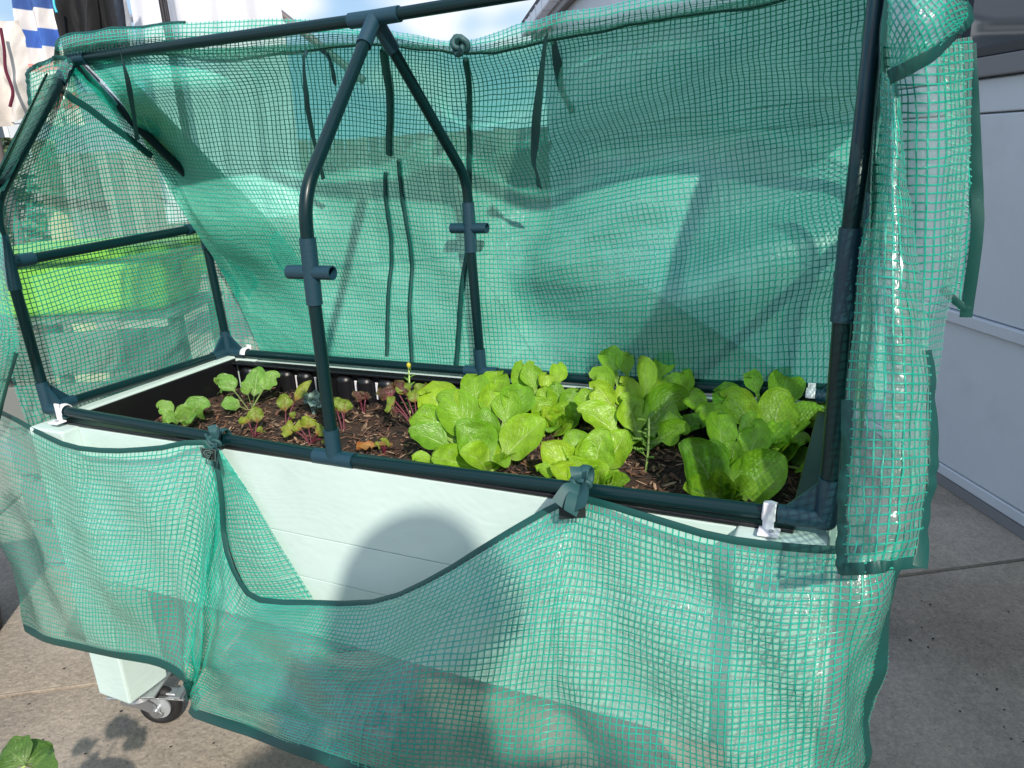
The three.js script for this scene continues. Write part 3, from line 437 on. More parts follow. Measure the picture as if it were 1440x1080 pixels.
// ties and patches on the skirt
const patchArt = (() => { const c = document.createElement('canvas'); c.width = c.height = 128; const x = c.getContext('2d'); x.fillStyle = '#16201f'; x.fillRect(0, 0, 128, 128); x.strokeStyle = '#5f7f78'; x.lineWidth = 7; x.beginPath(); x.arc(64, 64, 40, 0.5, 5.6); x.stroke(); x.beginPath(); x.arc(64, 64, 20, 2.6, 8.2); x.stroke(); x.lineWidth = 4; x.strokeRect(8, 8, 112, 112); const t = new THREE.CanvasTexture(c); t.colorSpace = THREE.SRGBColorSpace; return t; })();
const quad = (pxs, z) => { const q = pxs.map(([x, y]) => onZ(x, y, z)), g = gridGeo(4, 4, (u, v) => q[0].clone().lerp(q[1], u).lerp(q[3].clone().lerp(q[2], u), v)); return g; };
part('patch', quad([[281, 629], [304, 632], [304, 650], [284, 643]], 0.049), S({ map: patchArt, roughness: 0.7, side: DS }), cover);
part('patch', quad([[786, 712], [823, 711], [824, 728], [786, 731]], 0.043), S({ color: rgb(0.012, 0.022, 0.022), roughness: 0.7, side: DS, bumpMap: pipeBump, bumpScale: 0.001 }), cover);
function bow(x, y, ends) {
  const o = onZ(x, y, 0.0175), d = part('knot', new THREE.TorusKnotGeometry(0.006, 0.0032, 48, 8, 2, 3).scale(1.2, 0.9, 0.8).translate(o.x, o.y, o.z), tieMat, cover);
  part('loop', new THREE.TorusGeometry(PR + 0.003, 0.0022, 8, 20).rotateY(Math.PI / 2).scale(3, 1, 1).translate(o.x, o.y + 0.001, 0), tieMat, cover);
  for (const [pts, w, tw] of ends) { const c = pts.map(([px, py, z]) => onZ(px, py, z)), n = 24, P0 = curve([o, ...c]).getPoints(n); part('tie_end', strip(P0, P0.map((_, i) => V(Math.sin(tw * i / n), 0.2, Math.cos(tw * i / n))), P0.map((_, i) => w * (0.35 + 0.65 * sm(clamp(i / n * 1.8, 0, 1)))), 0, 0.0006), tieMat, cover); }
}
bow(301, 622, [[[[300, 608, 0.02], [298, 598, 0.015]], 0.012, 0.8], [[[306, 610, 0.02], [308, 602, 0.022]], 0.011, -0.7], [[[298, 634, 0.03], [294, 645, 0.056]], 0.012, 0.5], [[[304, 636, 0.035], [306, 654, 0.058]], 0.012, -0.4], [[[292, 616, 0.02], [288, 610, 0.02]], 0.004, 0.2]]);
bow(816, 680, [[[[811, 668, 0.02], [808, 656, 0.014]], 0.012, 0.9], [[[820, 672, 0.02], [824, 668, 0.022]], 0.011, -1.2], [[[806, 692, 0.035], [790, 714, 0.05]], 0.028, 0.4], [[[816, 694, 0.035], [812, 718, 0.052]], 0.026, -0.5], [[[808, 700, 0.04], [802, 722, 0.055]], 0.018, 0.9]]);

// --- right: the side flap hanging in front of the corner, in several layers
const flap = lay('side_flap', new Sheet(Z([
  [[1244, 100, -0.020], [1250, 106, 0.000], [1256, 110, 0.012], [1263, 116, 0.000]],
  [[1232, 220, 0.000], [1248, 222, 0.020], [1262, 226, 0.028], [1274, 232, 0.010]],
  [[1216, 330, 0.012], [1238, 332, 0.038], [1266, 336, 0.046], [1290, 340, 0.016]],
  [[1203, 430, 0.030], [1232, 432, 0.061], [1270, 436, 0.067], [1303, 440, 0.031]],
  [[1192, 540, 0.052], [1228, 542, 0.080], [1274, 544, 0.084], [1311, 545, 0.047]],
  [[1186, 650, 0.078], [1224, 652, 0.100], [1272, 652, 0.104], [1311, 648, 0.068]],
  [[1183, 740, 0.098], [1222, 740, 0.119], [1264, 736, 0.118], [1303, 728, 0.086]],
  [[1184, 808, 0.116], [1216, 806, 0.130], [1252, 802, 0.129], [1290, 796, 0.107]],
], 0), (u, v) => 0.004 * fbm(u * 4, v * 9, 12, 3) + 0.003 * fbm(u * 9, v * 22, 14, 2)), { mu: 0.5, mv: 0.75 });
bind(flap, [[0.985, 0.5], [0.985, 0.7], [0.985, 0.85], [0.985, 1]], 0.013); bind(flap, [[0, 0.985], [0.5, 0.985], [1, 0.985]], 0.01); bind(flap, [[0.02, 0.6], [0.02, 0.8], [0.02, 1]], 0.011);
const flapBehind = lay('side_flap_lining', new Sheet(Z([
  [[1236, 60], [1270, 60], [1320, 58], [1364, 52]], [[1240, 150], [1280, 150], [1325, 148], [1364, 142]], [[1238, 260], [1280, 262], [1322, 260], [1358, 256]], [[1240, 370], [1280, 372], [1316, 370], [1347, 366]], [[1244, 480], [1280, 480], [1306, 478], [1328, 474]], [[1246, 590], [1276, 590], [1298, 588], [1313, 584]], [[1240, 700], [1268, 700], [1290, 694], [1306, 690]],
], (i, j) => -0.06 - 0.03 * Math.cos(i * 2.1)), (u, v) => 0.004 * fbm(u * 4, v * 8, 15, 3)), {});
const corner = lay('turned_top', new Sheet(Z([
  [[1248, -40, 0.02], [1290, -36, 0.03], [1330, -20, 0.02], [1362, 8, -0.01]], [[1249, 0, 0.03], [1288, 4, 0.045], [1330, 10, 0.035], [1366, 24, 0.0]], [[1250, 52, 0.03], [1280, 50, 0.045], [1318, 44, 0.04], [1358, 38, 0.01]], [[1252, 112, 0.02], [1266, 104, 0.035], [1300, 84, 0.036], [1346, 50, 0.01]],
], 0), (u, v) => 0.003 * fbm(u * 4, v * 4, 17, 3)), { skew: 1 });
bind(corner, [[0.03, 0.98], [0.4, 0.98], [0.7, 0.98], [1, 0.98]], 0.011); bind(corner, [[0.985, 0], [0.985, 0.5], [0.985, 1]], 0.008);
const edge = lay('window_edge', new Sheet(Z([[[1320, 60], [1344, 62], [1366, 62]], [[1326, 160], [1350, 165], [1372, 170]], [[1330, 260], [1356, 268], [1377, 280]], [[1328, 340], [1352, 350], [1377, 330]], [[1324, 412], [1342, 430], [1360, 448]]], -0.2), (u, v) => 0.003 * fbm(u * 3, v * 5, 19, 2)), { pitch: 0.0068 });
bind(edge, [[0.93, 0.0], [0.93, 0.35], [0.93, 0.7], [0.95, 1]], 0.012); bind(edge, [[0, 0.975], [0.5, 0.975], [1, 0.975]], 0.008);
// right end, seen almost edge on
const endRight = lay('end_panel', new Sheet([[[0.612, RIDGE_Y + 0.01, -0.2], [0.612, RIDGE_Y + 0.005, -0.22], [0.612, RIDGE_Y, -0.24]], [[0.616, BEND_Y + 0.01, 0.02], [0.622, BEND_Y, -0.2], [0.612, BEND_Y, -0.43]], [[0.618, G + 0.15, 0.02], [0.63, G + 0.15, -0.2], [0.612, G + 0.15, -0.43]], [[0.618, G - 0.02, 0.03], [0.622, G - 0.02, -0.2], [0.614, G - 0.02, -0.43]], [[0.63, G - 0.3, 0.05], [0.66, G - 0.32, -0.2], [0.63, G - 0.3, -0.45]]].map((r) => r.map((p) => V(...p))), (u, v) => 0.006 * fbm(u * 5, v * 7, 22, 3)), {});
bind(endRight, [[0.05, 0.05], [0.05, 0.3], [0.05, 0.6]], 0.02); bind(endRight, [[0.02, 0.99], [0.5, 0.99], [0.98, 0.99]], 0.013);

// ---------------------------------------------------------------- plants
const veins = (seed, side = 9) => { const d = new Float32Array(256 * 256); for (let j = 0; j < 256; j++) for (let i = 0; i < 256; i++) { const s = (i / 255 - 0.5) * 2, t = j / 255, a = Math.abs(s); const wob = 0.25 * noise(s * 4, t * 4, seed); const k = (t - a * 0.45 + wob * 0.12) * side, f = Math.abs(k - Math.round(k)); const sv = Math.exp(-((f / 0.07) ** 2)) * (1 - a * 0.6); const k2 = (t * 2 + a * 1.5 + wob) * side, f2 = Math.abs(k2 - Math.round(k2)); d[j * 256 + i] = Math.max(Math.exp(-((a / (0.045 * (1.25 - t))) ** 2)), 0.55 * sv, 0.25 * Math.exp(-((f2 / 0.06) ** 2))); } return (x, y) => d[Math.min(255, Math.floor(y * 256)) * 256 + Math.min(255, Math.floor(x * 256))]; };
function leafMat(blade, rib, seed, { blister = 0.0013, side = 9, gloss = 0.33, through = 0.3, edge = null } = {}) {
  const v = veins(seed, side), mx = (a, b, t) => a.map((q, i) => lerp(q, b[i], t));
  const map = texture(256, 256, (x, y) => { const n = fbm(x * 7, y * 9, seed, 4); let c = mx(blade, rib, clamp(v(x, y) * 0.75 * (1.1 - 0.55 * y) + clamp(0.3 - y, 0, 0.3) * 1.6, 0, 1)); c = c.map((q) => q * (1 + 0.28 * n)); if (edge) c = mx(c, edge, clamp((Math.abs(x - 0.5) * 2 + y * 0.3 - 0.85) * 1.2 + 0.5 * n, 0, 0.8)); return c.map((q) => Math.pow(clamp(q, 0, 1), 1 / 2.2)); }, true);
  const bump = texture(256, 256, (x, y) => { const n = Math.abs(fbm(x * 9, y * 12, seed + 5, 3)); return 0.75 - 0.5 * v(x, y) - 0.5 * n + 0.15 * noise(x * 22, y * 26, seed); });
  map.wrapS = map.wrapT = bump.wrapS = bump.wrapT = THREE.ClampToEdgeWrapping;
  return P({ map, bumpMap: bump, bumpScale: blister, roughness: gloss, transmission: through, thickness: 0, side: DS, specularIntensity: 0.6 });
}
const lettuceMats = [leafMat([0.25, 0.47, 0.012], [0.56, 0.7, 0.26], 3), leafMat([0.19, 0.4, 0.012], [0.52, 0.68, 0.24], 13), leafMat([0.3, 0.5, 0.015], [0.6, 0.72, 0.28], 23), leafMat([0.15, 0.36, 0.012], [0.5, 0.66, 0.24], 143), leafMat([0.22, 0.44, 0.012], [0.54, 0.68, 0.24], 153)];
const chardMats = [leafMat([0.2, 0.4, 0.06], [0.5, 0.62, 0.28], 53, { side: 6 }), leafMat([0.16, 0.36, 0.05], [0.5, 0.62, 0.28], 63, { side: 6 })];
const beetMats = [leafMat([0.2, 0.3, 0.03], [0.35, 0.03, 0.07], 73, { side: 6, blister: 0.001 }), leafMat([0.1, 0.05, 0.03], [0.34, 0.02, 0.07], 83, { side: 6, blister: 0.001, edge: [0.16, 0.18, 0.03] }), leafMat([0.26, 0.34, 0.03], [0.4, 0.1, 0.08], 93, { side: 6, blister: 0.001 })];
const stemRed = S({ color: rgb(0.1, 0.012, 0.025), roughness: 0.5 }), stemGreen = P({ color: rgb(0.36, 0.5, 0.14), roughness: 0.45 });
const blueMat = leafMat([0.34, 0.5, 0.44], [0.45, 0.55, 0.5], 103, { side: 6, through: 0.15, gloss: 0.7 });
const featherMat = P({ color: rgb(0.15, 0.3, 0.04), roughness: 0.55, transmission: 0.2, thickness: 0, side: DS });
// a leaf from its foot to its tip: petiole, then an egg-shaped blade w wide
function leafGeo(foot, mid, tip, w, face, r, { cup = 0.18, ruffle = 0.06, curl = 0.1, round = 1, pet = 0.1, lobes = 0 } = {}) {
  const c = new THREE.QuadraticBezierCurve3(foot, mid.clone().multiplyScalar(2).sub(foot.clone().add(tip).multiplyScalar(0.5)), tip), len = c.getLength(), bl = clamp((w * 1.22 * round) / len, 0.25, 0.95), t0 = 1 - bl, ph = r() * 6.28, ph2 = r() * 6.28, asym = (r() - 0.5) * 0.2;
  return gridGeo(12, 22, (a, b) => {
    const s = (a - 0.5) * 2, t = lerp(b, Math.sin(b * Math.PI / 2), 0.65), p = c.getPointAt(t), tan = c.getTangentAt(t).normalize(), side = tan.clone().cross(face).normalize(), n = side.clone().cross(tan).normalize(); if (n.dot(face) < 0) n.negate();
    const q = clamp((t - t0) / bl, 0, 1), prof = t < t0 ? pet : Math.max(pet * (1 - q), Math.pow(Math.sin(Math.PI * Math.pow(q, 0.82)), 0.62) * (1 + 0.08 * lobes * Math.sin(q * 22 + ph)));
    const half = (w / 2) * (t >= 1 ? 0.02 : prof) * (1 + asym * s) * (1 + 0.05 * Math.sin(q * 9 + ph2) * Math.abs(s));
    const lift = cup * w * (s * s) * prof * 0.8 - curl * w * q * q * q + ruffle * w * Math.abs(s) ** 3 * Math.sin(q * 11 + ph + s * 2) + 0.018 * w * Math.sin(q * 17 + ph) * Math.cos(s * 6 + ph2) * prof;
    return p.addScaledVector(side, s * half).addScaledVector(n, lift);
  }, (a, b0) => [a, clamp((lerp(b0, Math.sin(b0 * Math.PI / 2), 0.65) - t0 * 0.8) / (1 - t0 * 0.8), 0, 1)]);
}
const soilAt = (px, py) => { let p = onY(px, py, SOIL); p.y = soilY(p.x, p.z) - 0.002; return p; };
// leaves: [centre x, centre y, tip x, tip y, width px, depth shift, options]
function leafy(name, label, category, basePx, leaves, mats, seed, { group, extra = 0, lift = 0.0, opts = {}, zspread = 0.03, cx = 40, grow = 1 } = {}) {
  const r = rng(seed), foot = soilAt(...basePx), o = thing(name, label, category, foot, group), d0 = toPx(foot)[2], inv = foot.clone().negate();
  for (const [mx, my, tx, ty, w, dz, lo] of leaves) {
    const auto = ((basePx[1] - 45 - my) / cx) * zspread + (dz || 0), dt = d0 + auto, dm = d0 + auto * 0.75, tip = onD(tx, ty, dt), mid0 = onD(mx, my, dm);
    const f0 = foot.clone().add(V((r() - 0.5) * 0.012, lift, (r() - 0.5) * 0.012)), mid = mid0;
    const cam = camera.position.clone().sub(mid).normalize(), face = cam.multiplyScalar(0.75).add(V((r() - 0.5) * 0.8, 0.5, (r() - 0.5) * 0.5)).normalize();
    const ww = (w / FOCAL) * dm * grow, g = leafGeo(f0, mid, tip, ww, face, r, { ...opts, ...(lo || {}) });
    part('leaf', g.translate(inv.x, inv.y, inv.z), mats[Math.floor(r() * mats.length)], o);
  }
  for (let i = 0; i < extra; i++) { // inner and outer leaves that fill the rosette
    const a = r() * 6.28, L = lerp(0.03, 0.06, r()), out = lerp(0.25, 1.0, r()), tip = foot.clone().add(V(Math.cos(a) * L * out, L * lerp(1.0, 0.35, out), Math.sin(a) * L * out)), mid = foot.clone().lerp(tip, 0.55).add(V(0, 0.012, 0));
    part('leaf', leafGeo(foot.clone(), mid, tip, lerp(0.03, 0.05, r()), V(-Math.cos(a) * 0.6, 0.8, -Math.sin(a) * 0.6).normalize(), r, opts).translate(inv.x, inv.y, inv.z), mats[Math.floor(r() * mats.length)], o);
  }
  return o;
}
const LO = { pet: 0.2, cup: 0.26, ruffle: 0.02, curl: 0.06, round: 0.98 };
const LG = 'lettuces growing in the planter';
leafy('lettuce', 'sprawling bright green lettuce whose leaves reach the red stemmed seedlings', 'lettuce', [690, 668], [
  [614, 564, 600, 556, 56, 0.01], [600, 592, 588, 584, 50], [641, 580, 614, 562, 64], [668, 550, 668, 531, 42, 0.01], [695, 546, 700, 532, 44, 0.02], [729, 562, 736, 544, 46, 0.01], [691, 566, 698, 548, 38], [608, 617, 574, 608, 46, -0.01], [684, 598, 690, 575, 44, -0.01], [660, 612, 640, 596, 56, -0.02], [738, 613, 768, 590, 62, -0.02], [627, 646, 606, 640, 50, -0.02], [672, 646, 646, 634, 50, -0.03], [600, 648, 584, 648, 24, -0.01], [715, 570, 712, 556, 40]], lettuceMats, 5, { group: LG, extra: 7, grow: 1.04, opts: LO });
leafy('lettuce', 'bright green lettuce of many small upright leaves against the back rail', 'lettuce', [778, 612], [
  [738, 530, 736, 511, 42, 0.02], [749, 532, 752, 513, 30, 0.005], [784, 530, 784, 512, 26, 0.02], [767, 540, 768, 527, 22], [780, 552, 778, 540, 26], [804, 560, 812, 550, 30], [791, 582, 802, 566, 38, -0.01], [757, 570, 752, 556, 40], [771, 586, 766, 570, 34, -0.01], [808, 580, 818, 570, 36], [766, 556, 762, 545, 30], [795, 600, 806, 592, 36, -0.02], [752, 596, 740, 588, 34, -0.02]], lettuceMats, 15, { group: LG, extra: 4, grow: 1.04, opts: LO });
leafy('lettuce', 'bright green lettuce overhanging the front rail behind the knotted tie', 'lettuce', [838, 694], [
  [783, 642, 764, 622, 50], [808, 622, 800, 606, 44], [841, 632, 858, 606, 50, -0.01], [864, 635, 882, 604, 50], [826, 640, 832, 618, 44], [790, 664, 778, 652, 36, -0.02], [842, 668, 858, 660, 50, -0.02], [872, 678, 884, 678, 26, -0.02], [770, 664, 758, 662, 24, -0.01], [812, 656, 804, 640, 40, -0.01]], lettuceMats, 25, { group: LG, extra: 5, grow: 1.04, opts: LO });
leafy('lettuce', 'tall bright green lettuce with rounded leaves rising above the back rail', 'lettuce', [900, 634], [
  [862, 514, 852, 502, 34, 0.01], [880, 518, 882, 506, 26, 0.01], [908, 528, 898, 509, 28, 0.0, { round: 1.5 }], [931, 523, 944, 508, 30, 0.01], [955, 543, 958, 522, 44, 0.01], [852, 541, 834, 534, 34], [849, 556, 834, 547, 36, -0.01], [828, 566, 814, 556, 36, 0.01], [838, 587, 814, 580, 48, -0.01], [884, 552, 876, 540, 40], [886, 574, 872, 560, 44, -0.01], [938, 570, 968, 574, 62, -0.01], [912, 574, 920, 556, 40], [947, 607, 964, 612, 36, -0.02], [972, 598, 984, 602, 32], [920, 548, 926, 536, 36, 0.01]], lettuceMats, 35, { group: LG, extra: 5, grow: 1.04, opts: LO });
leafy('lettuce', 'lettuce with two broad crinkled leaves beside the front corner clip', 'lettuce', [1022, 702], [
  [986, 652, 956, 622, 70, -0.01], [1074, 664, 1104, 640, 70, -0.01], [1061, 620, 1058, 595, 44], [1013, 602, 1011, 582, 46, 0.01], [1030, 640, 1034, 618, 40], [976, 690, 962, 682, 44, -0.01], [1046, 690, 1064, 694, 44, -0.02], [1004, 636, 998, 618, 40], [1050, 652, 1060, 636, 40, 0.005], [1014, 676, 1010, 660, 40, -0.01], [1090, 612, 1098, 600, 34, 0.03]], lettuceMats, 45, { group: LG, extra: 4, grow: 1.04, opts: LO });
leafy('lettuce', 'lettuce in the shade beside the back corner clip', 'lettuce', [1092, 650], [
  [1104, 546, 1114, 524, 50, 0.02], [1092, 580, 1116, 556, 56], [1126, 590, 1150, 602, 46, -0.01], [1062, 544, 1052, 534, 26, 0.01], [1036, 568, 1020, 560, 46], [1024, 560, 1012, 552, 40, 0.01], [1002, 588, 982, 580, 42, -0.01], [1120, 622, 1138, 622, 48, -0.01], [1150, 576, 1164, 554, 46, 0.02], [1142, 648, 1154, 640, 36], [984, 569, 972, 562, 30, 0.01], [1060, 600, 1066, 582, 44], [1098, 616, 1104, 600, 44, -0.01], [1128, 660, 1134, 652, 24, -0.02]], lettuceMats, 55, { group: LG, extra: 6, grow: 1.04, opts: LO });
// brassica seedlings
const so = { cup: 0.08, ruffle: 0.08, curl: 0.15, pet: 0.06, lobes: 0.6 };
leafy('cabbage_seedling', 'tallest pale green cabbage seedling with five leaves before the black ribs', 'seedling', [352, 577], [[320, 540, 304, 534, 26, 0.01], [360, 530, 358, 515, 34, 0.01], [378, 536, 392, 530, 26], [328, 569, 309, 568, 22, -0.02], [345, 546, 338, 542, 16]], chardMats, 65, { group: 'cabbage seedlings', opts: so, zspread: 0.02 });
leafy('cabbage_seedling', 'low green cabbage seedling by the front rail in the black trough corner', 'seedling', [262, 600], [[276, 573, 296, 568, 36], [256, 578, 250, 569, 24, -0.005], [232, 574, 220, 574, 22], [240, 586, 226, 594, 26, -0.01], [266, 588, 262, 596, 24, -0.02]], chardMats, 75, { group: 'cabbage seedlings', opts: so, zspread: 0.02 });
leafy('cabbage_seedling', 'tiny withered seedling at the left end of the ribs', 'seedling', [306, 556], [[303, 540, 304, 531, 10], [298, 546, 295, 542, 9], [310, 550, 315, 548, 8]], chardMats, 85, { opts: so });
leafy('kale_seedling', 'small blue green ruffled kale seedling behind the middle upright', 'seedling', [440, 578], [[432, 560, 426, 556, 14], [442, 556, 444, 551, 16], [452, 562, 458, 558, 14], [440, 568, 436, 572, 14, -0.01], [450, 570, 455, 574, 12, -0.01], [446, 563, 448, 560, 14]], [blueMat], 95, { opts: { cup: 0.1, ruffle: 0.2, lobes: 1.5 } });
// beetroot seedlings: red stems, small leaves
function beet(label, base, leaves, seed, mats = beetMats) {
  const r = rng(seed), foot = soilAt(...base), o = thing('beetroot_seedling', label, 'seedling', foot, 'beetroot seedlings'), d0 = toPx(foot)[2], inv = foot.clone().negate();
  for (const [sx, sy, tx, ty, w] of leaves) {
    const dz = (base[1] - 30 - ty) / 40 * 0.015, start = onD(sx, sy, d0 + dz), tip = onD(tx, ty, d0 + dz * 1.4), f0 = foot.clone().add(V((r() - 0.5) * 0.006, 0, (r() - 0.5) * 0.006));
    part('stem', tubeOf([f0, f0.clone().lerp(start, 0.55).add(V(0, 0.004, 0)), start], 0.0016, 10, 6).translate(inv.x, inv.y, inv.z), stemRed, o);
    const cam = camera.position.clone().sub(start).normalize().multiplyScalar(0.7).add(V((r() - 0.5) * 0.9, 0.5, 0)).normalize(), ww = w / FOCAL * d0 * 1.25;
    part('leaf', leafGeo(start, start.clone().lerp(tip, 0.5).add(V(0, 0.003, 0.002)), tip, ww, cam, r, { cup: 0.12, ruffle: 0.12, curl: 0.2, pet: 0.08, round: 0.75 * start.distanceTo(tip) / ww, lobes: 0.4 }).translate(inv.x, inv.y, inv.z), mats[Math.floor(r() * mats.length)], o);
  }
  return o;
}
beet('red veined beetroot seedling leaning below the tall cabbage seedling', [357, 614], [[350, 595, 342, 584, 18], [362, 596, 360, 570, 18], [366, 610, 370, 602, 10]], 105, [beetMats[0], beetMats[2]]);
beet('beetroot seedling with one long narrow arching leaf', [404, 595], [[402, 580, 400, 552, 17], [414, 566, 438, 534, 11], [410, 590, 416, 580, 8]], 115, [beetMats[0], beetMats[2]]);
beet('broad spreading beetroot seedling beside the foot of the middle upright', [436, 622], [[416, 607, 394, 604, 20], [424, 605, 412, 596, 16], [434, 604, 436, 584, 19], [446, 612, 458, 602, 18], [454, 618, 464, 622, 14]], 125, [beetMats[2]]);
beet('beetroot seedling just behind the foot of the middle upright', [483, 602], [[474, 578, 470, 556, 18], [484, 582, 488, 560, 18], [480, 576, 477, 560, 14]], 135);
beet('small purple beetroot seedling against the black ribs', [511, 578], [[505, 562, 500, 548, 12], [514, 562, 518, 550, 16], [508, 566, 506, 556, 10]], 145, [beetMats[1]]);
beet('dark red beetroot with tall stems touching the lettuce', [587, 606], [[552, 560, 536, 542, 26], [556, 572, 540, 568, 22], [560, 552, 572, 540, 20], [592, 562, 596, 536, 22], [598, 572, 604, 546, 18], [584, 568, 586, 548, 18], [572, 556, 566, 538, 18], [604, 560, 606, 538, 18], [562, 578, 550, 584, 16]], 155, [beetMats[1], beetMats[1], beetMats[0]]);
beet('tiny beetroot seedling beside the fallen orange leaf', [540, 638], [[541, 626, 543, 614, 10], [536, 628, 530, 628, 9], [545, 630, 549, 624, 8]], 165, [beetMats[2]]);
// feathery marigold seedlings
function feathery(label, base, top, spread, n, seed, flower) {
  const r = rng(seed), foot = soilAt(...base), o = thing('marigold_seedling', label, 'seedling', foot, 'marigold seedlings'), d0 = toPx(foot)[2], inv = foot.clone().negate(), tip = onD(top[0], top[1], d0 + 0.01);
  part('stem', tubeOf([foot, foot.clone().lerp(tip, 0.5).add(V(0.002, 0, 0.002)), tip], 0.0017, 10, 6).translate(inv.x, inv.y, inv.z), stemGreen, o);
  for (let i = 0; i < n; i++) {
    const t = lerp(0.25, 1, i / n), a = i * 2.4 + r(), root = foot.clone().lerp(tip, t), L = spread * lerp(1, 0.55, t) * lerp(0.7, 1.1, r()), end = root.clone().add(V(Math.cos(a) * L, L * 0.45, Math.sin(a) * L)), mid = root.clone().lerp(end, 0.5).add(V(0, L * 0.18, 0)), gs = [], c = new THREE.QuadraticBezierCurve3(root, mid, end);
    gs.push(strip(c.getPoints(6), Array(7).fill(V(0, 1, 0.3)), 0.0016));
    for (let k = 1; k < 6; k++) for (const s of [-1, 1]) { const p = c.getPoint(k / 6), tg = c.getTangent(k / 6), sd = tg.clone().cross(V(0, 1, 0)).normalize().multiplyScalar(s * 0.8).add(tg.multiplyScalar(0.8)).add(V(0, 0.25, 0)); const q = p.clone().addScaledVector(sd, L * 0.34 * (1 - k / 9)); gs.push(strip([p, p.clone().lerp(q, 0.5).add(V(0, 0.001, 0)), q], Array(3).fill(V(0, 1, 0.3)), [0.0012, 0.0024, 0.0004])); }
    part('leaf', mergeGeometries(gs).translate(inv.x, inv.y, inv.z), featherMat, o);
  }
  if (flower) part('bud', new THREE.SphereGeometry(0.004, 10, 8).scale(1, 1.3, 1).translate(tip.x - foot.x, tip.y - foot.y + 0.003, tip.z - foot.z), S({ color: rgb(0.5, 0.45, 0.04), roughness: 0.6 }), o);
}
feathery('feathery marigold seedling with a yellow bud beside the dark red beetroot', [576, 592], [575, 516], 0.024, 14, 175, true);
feathery('feathery marigold seedling growing among the lettuces', [908, 662], [913, 588], 0.03, 16, 185, false);
{ // fallen leaf
  const r = rng(195), p = onY(524, 632, SOIL + 0.008), t = onY(503, 636, SOIL + 0.012), e = onY(552, 626, SOIL + 0.014), m = leafMat([0.42, 0.2, 0.05], [0.5, 0.36, 0.14], 113, { side: 6, edge: [0.5, 0.08, 0.03] });
  single('fallen_leaf', leafGeo(e, p.clone().add(V(0, 0.006, 0)), t, 0.024, V(0.1, 1, 0.3).normalize(), r, { cup: 0.3, ruffle: 0.15, curl: -0.2 }), m, 'withered orange leaf lying on the soil', 'leaf');
}

// ---------------------------------------------------------------- yard behind: laundry, tubs, fence, neighbour's house
const weave = texture(128, 128, (x, y) => 0.5 + 0.2 * tile(x, y, 64, 3) + 0.3 * tfbm(x, y, 4, 6), false, [5, 5]);
const fabric = (o) => P({ roughness: 0.95, side: DS, sheen: 0.3, sheenRoughness: 0.8, bumpMap: weave, bumpScale: 0.0012, ...o });
function hung(name, label, category, px, depth, mat, { folds = 5, amp = 0.02, seed = 1, taper = 0, thick = 0.0, ragged = 0 } = {}) {   // px: [x0, x1, y0, y1] of a cloth hanging plumb from a line
  const a = onD(px[0], px[2], depth), b = onD(px[1], px[2], depth); b.y = a.y; const h = a.y - onD((px[0] + px[1]) / 2, px[3], depth).y, side = b.clone().sub(a), n = V(-side.z, 0, side.x).normalize(); if (n.dot(camera.position.clone().sub(a)) < 0) n.negate();
  const o = thing(name, label, category, a.clone().setY(a.y - h)), f = (u, v, back) => { const w = 1 - taper * v * Math.abs(u - 0.5); const p = a.clone().addScaledVector(side, 0.5 + (u - 0.5) * (1 - taper * v)); p.y -= h * v * (1 + ragged * noise(u * 3, seed)); return p.addScaledVector(n, amp * (Math.sin((u * folds + 0.25 * Math.sin(v * 3 + seed)) * 6.283) * (0.4 + 0.6 * v) + 0.8 * fbm(u * 6, v * 4, seed, 3)) - (back ? thick * Math.sqrt(Math.max(0, 1 - (2 * u - 1) ** 2)) : 0)).sub(o.position); };
  part('cloth', gridGeo(60, 40, (u, v) => f(u, v, false), (u, v) => [u, 1 - v]), mat, o); if (thick) part('back_cloth', gridGeo(40, 30, (u, v) => f(u, v, true), (u, v) => [u, 1 - v]), mat, o);
  o.userData.place = undefined; delete o.userData.place; return { o, a, b, h, n, f };
}
hung('bed_sheet', 'plain white bed sheet hanging on the clothesline behind the greenhouse', 'sheet', [150, 372, -150, 322], 3.0, fabric({ color: rgb(0.8, 0.79, 0.83), transmission: 0.25, thickness: 0 }), { folds: 4, amp: 0.03, seed: 4 });
const stripeMap = (() => { const st = [[0, 0.12, '#e3dcd8'], [0.12, 0.24, '#d4695f'], [0.24, 0.38, '#e3dcd8'], [0.38, 0.43, '#dd9088'], [0.43, 0.54, '#e0dbd9'], [0.54, 0.657, '#3f66b4'], [0.657, 0.79, '#ded9d8'], [0.79, 0.9, '#3c5a98'], [0.9, 1, '#dcd7d6']]; const c = document.createElement('canvas'); c.width = 64; c.height = 256; const x = c.getContext('2d'); for (const [a, b, k] of st) { x.fillStyle = k; x.fillRect(0, (1 - b) * 256, 64, (b - a) * 256 + 1); } const t = new THREE.CanvasTexture(c); t.colorSpace = THREE.SRGBColorSpace; return t; })();
hung('striped_towel', 'towel with blue white and red stripes hanging on the clothesline', 'towel', [14, 78, -34, 176], 2.6, fabric({ color: 0xffffff, map: stripeMap }), { folds: 2.2, amp: 0.035, seed: 7 });
hung('black_jacket', 'black jacket with a turquoise zip hanging on the clothesline', 'jacket', [46, 132, -140, 100], 2.5, fabric({ color: rgb(0.006, 0.006, 0.008), roughness: 0.8, sheen: 0 }), { folds: 2, amp: 0.03, seed: 12, thick: 0.09, taper: 0.12, ragged: 0.12 });
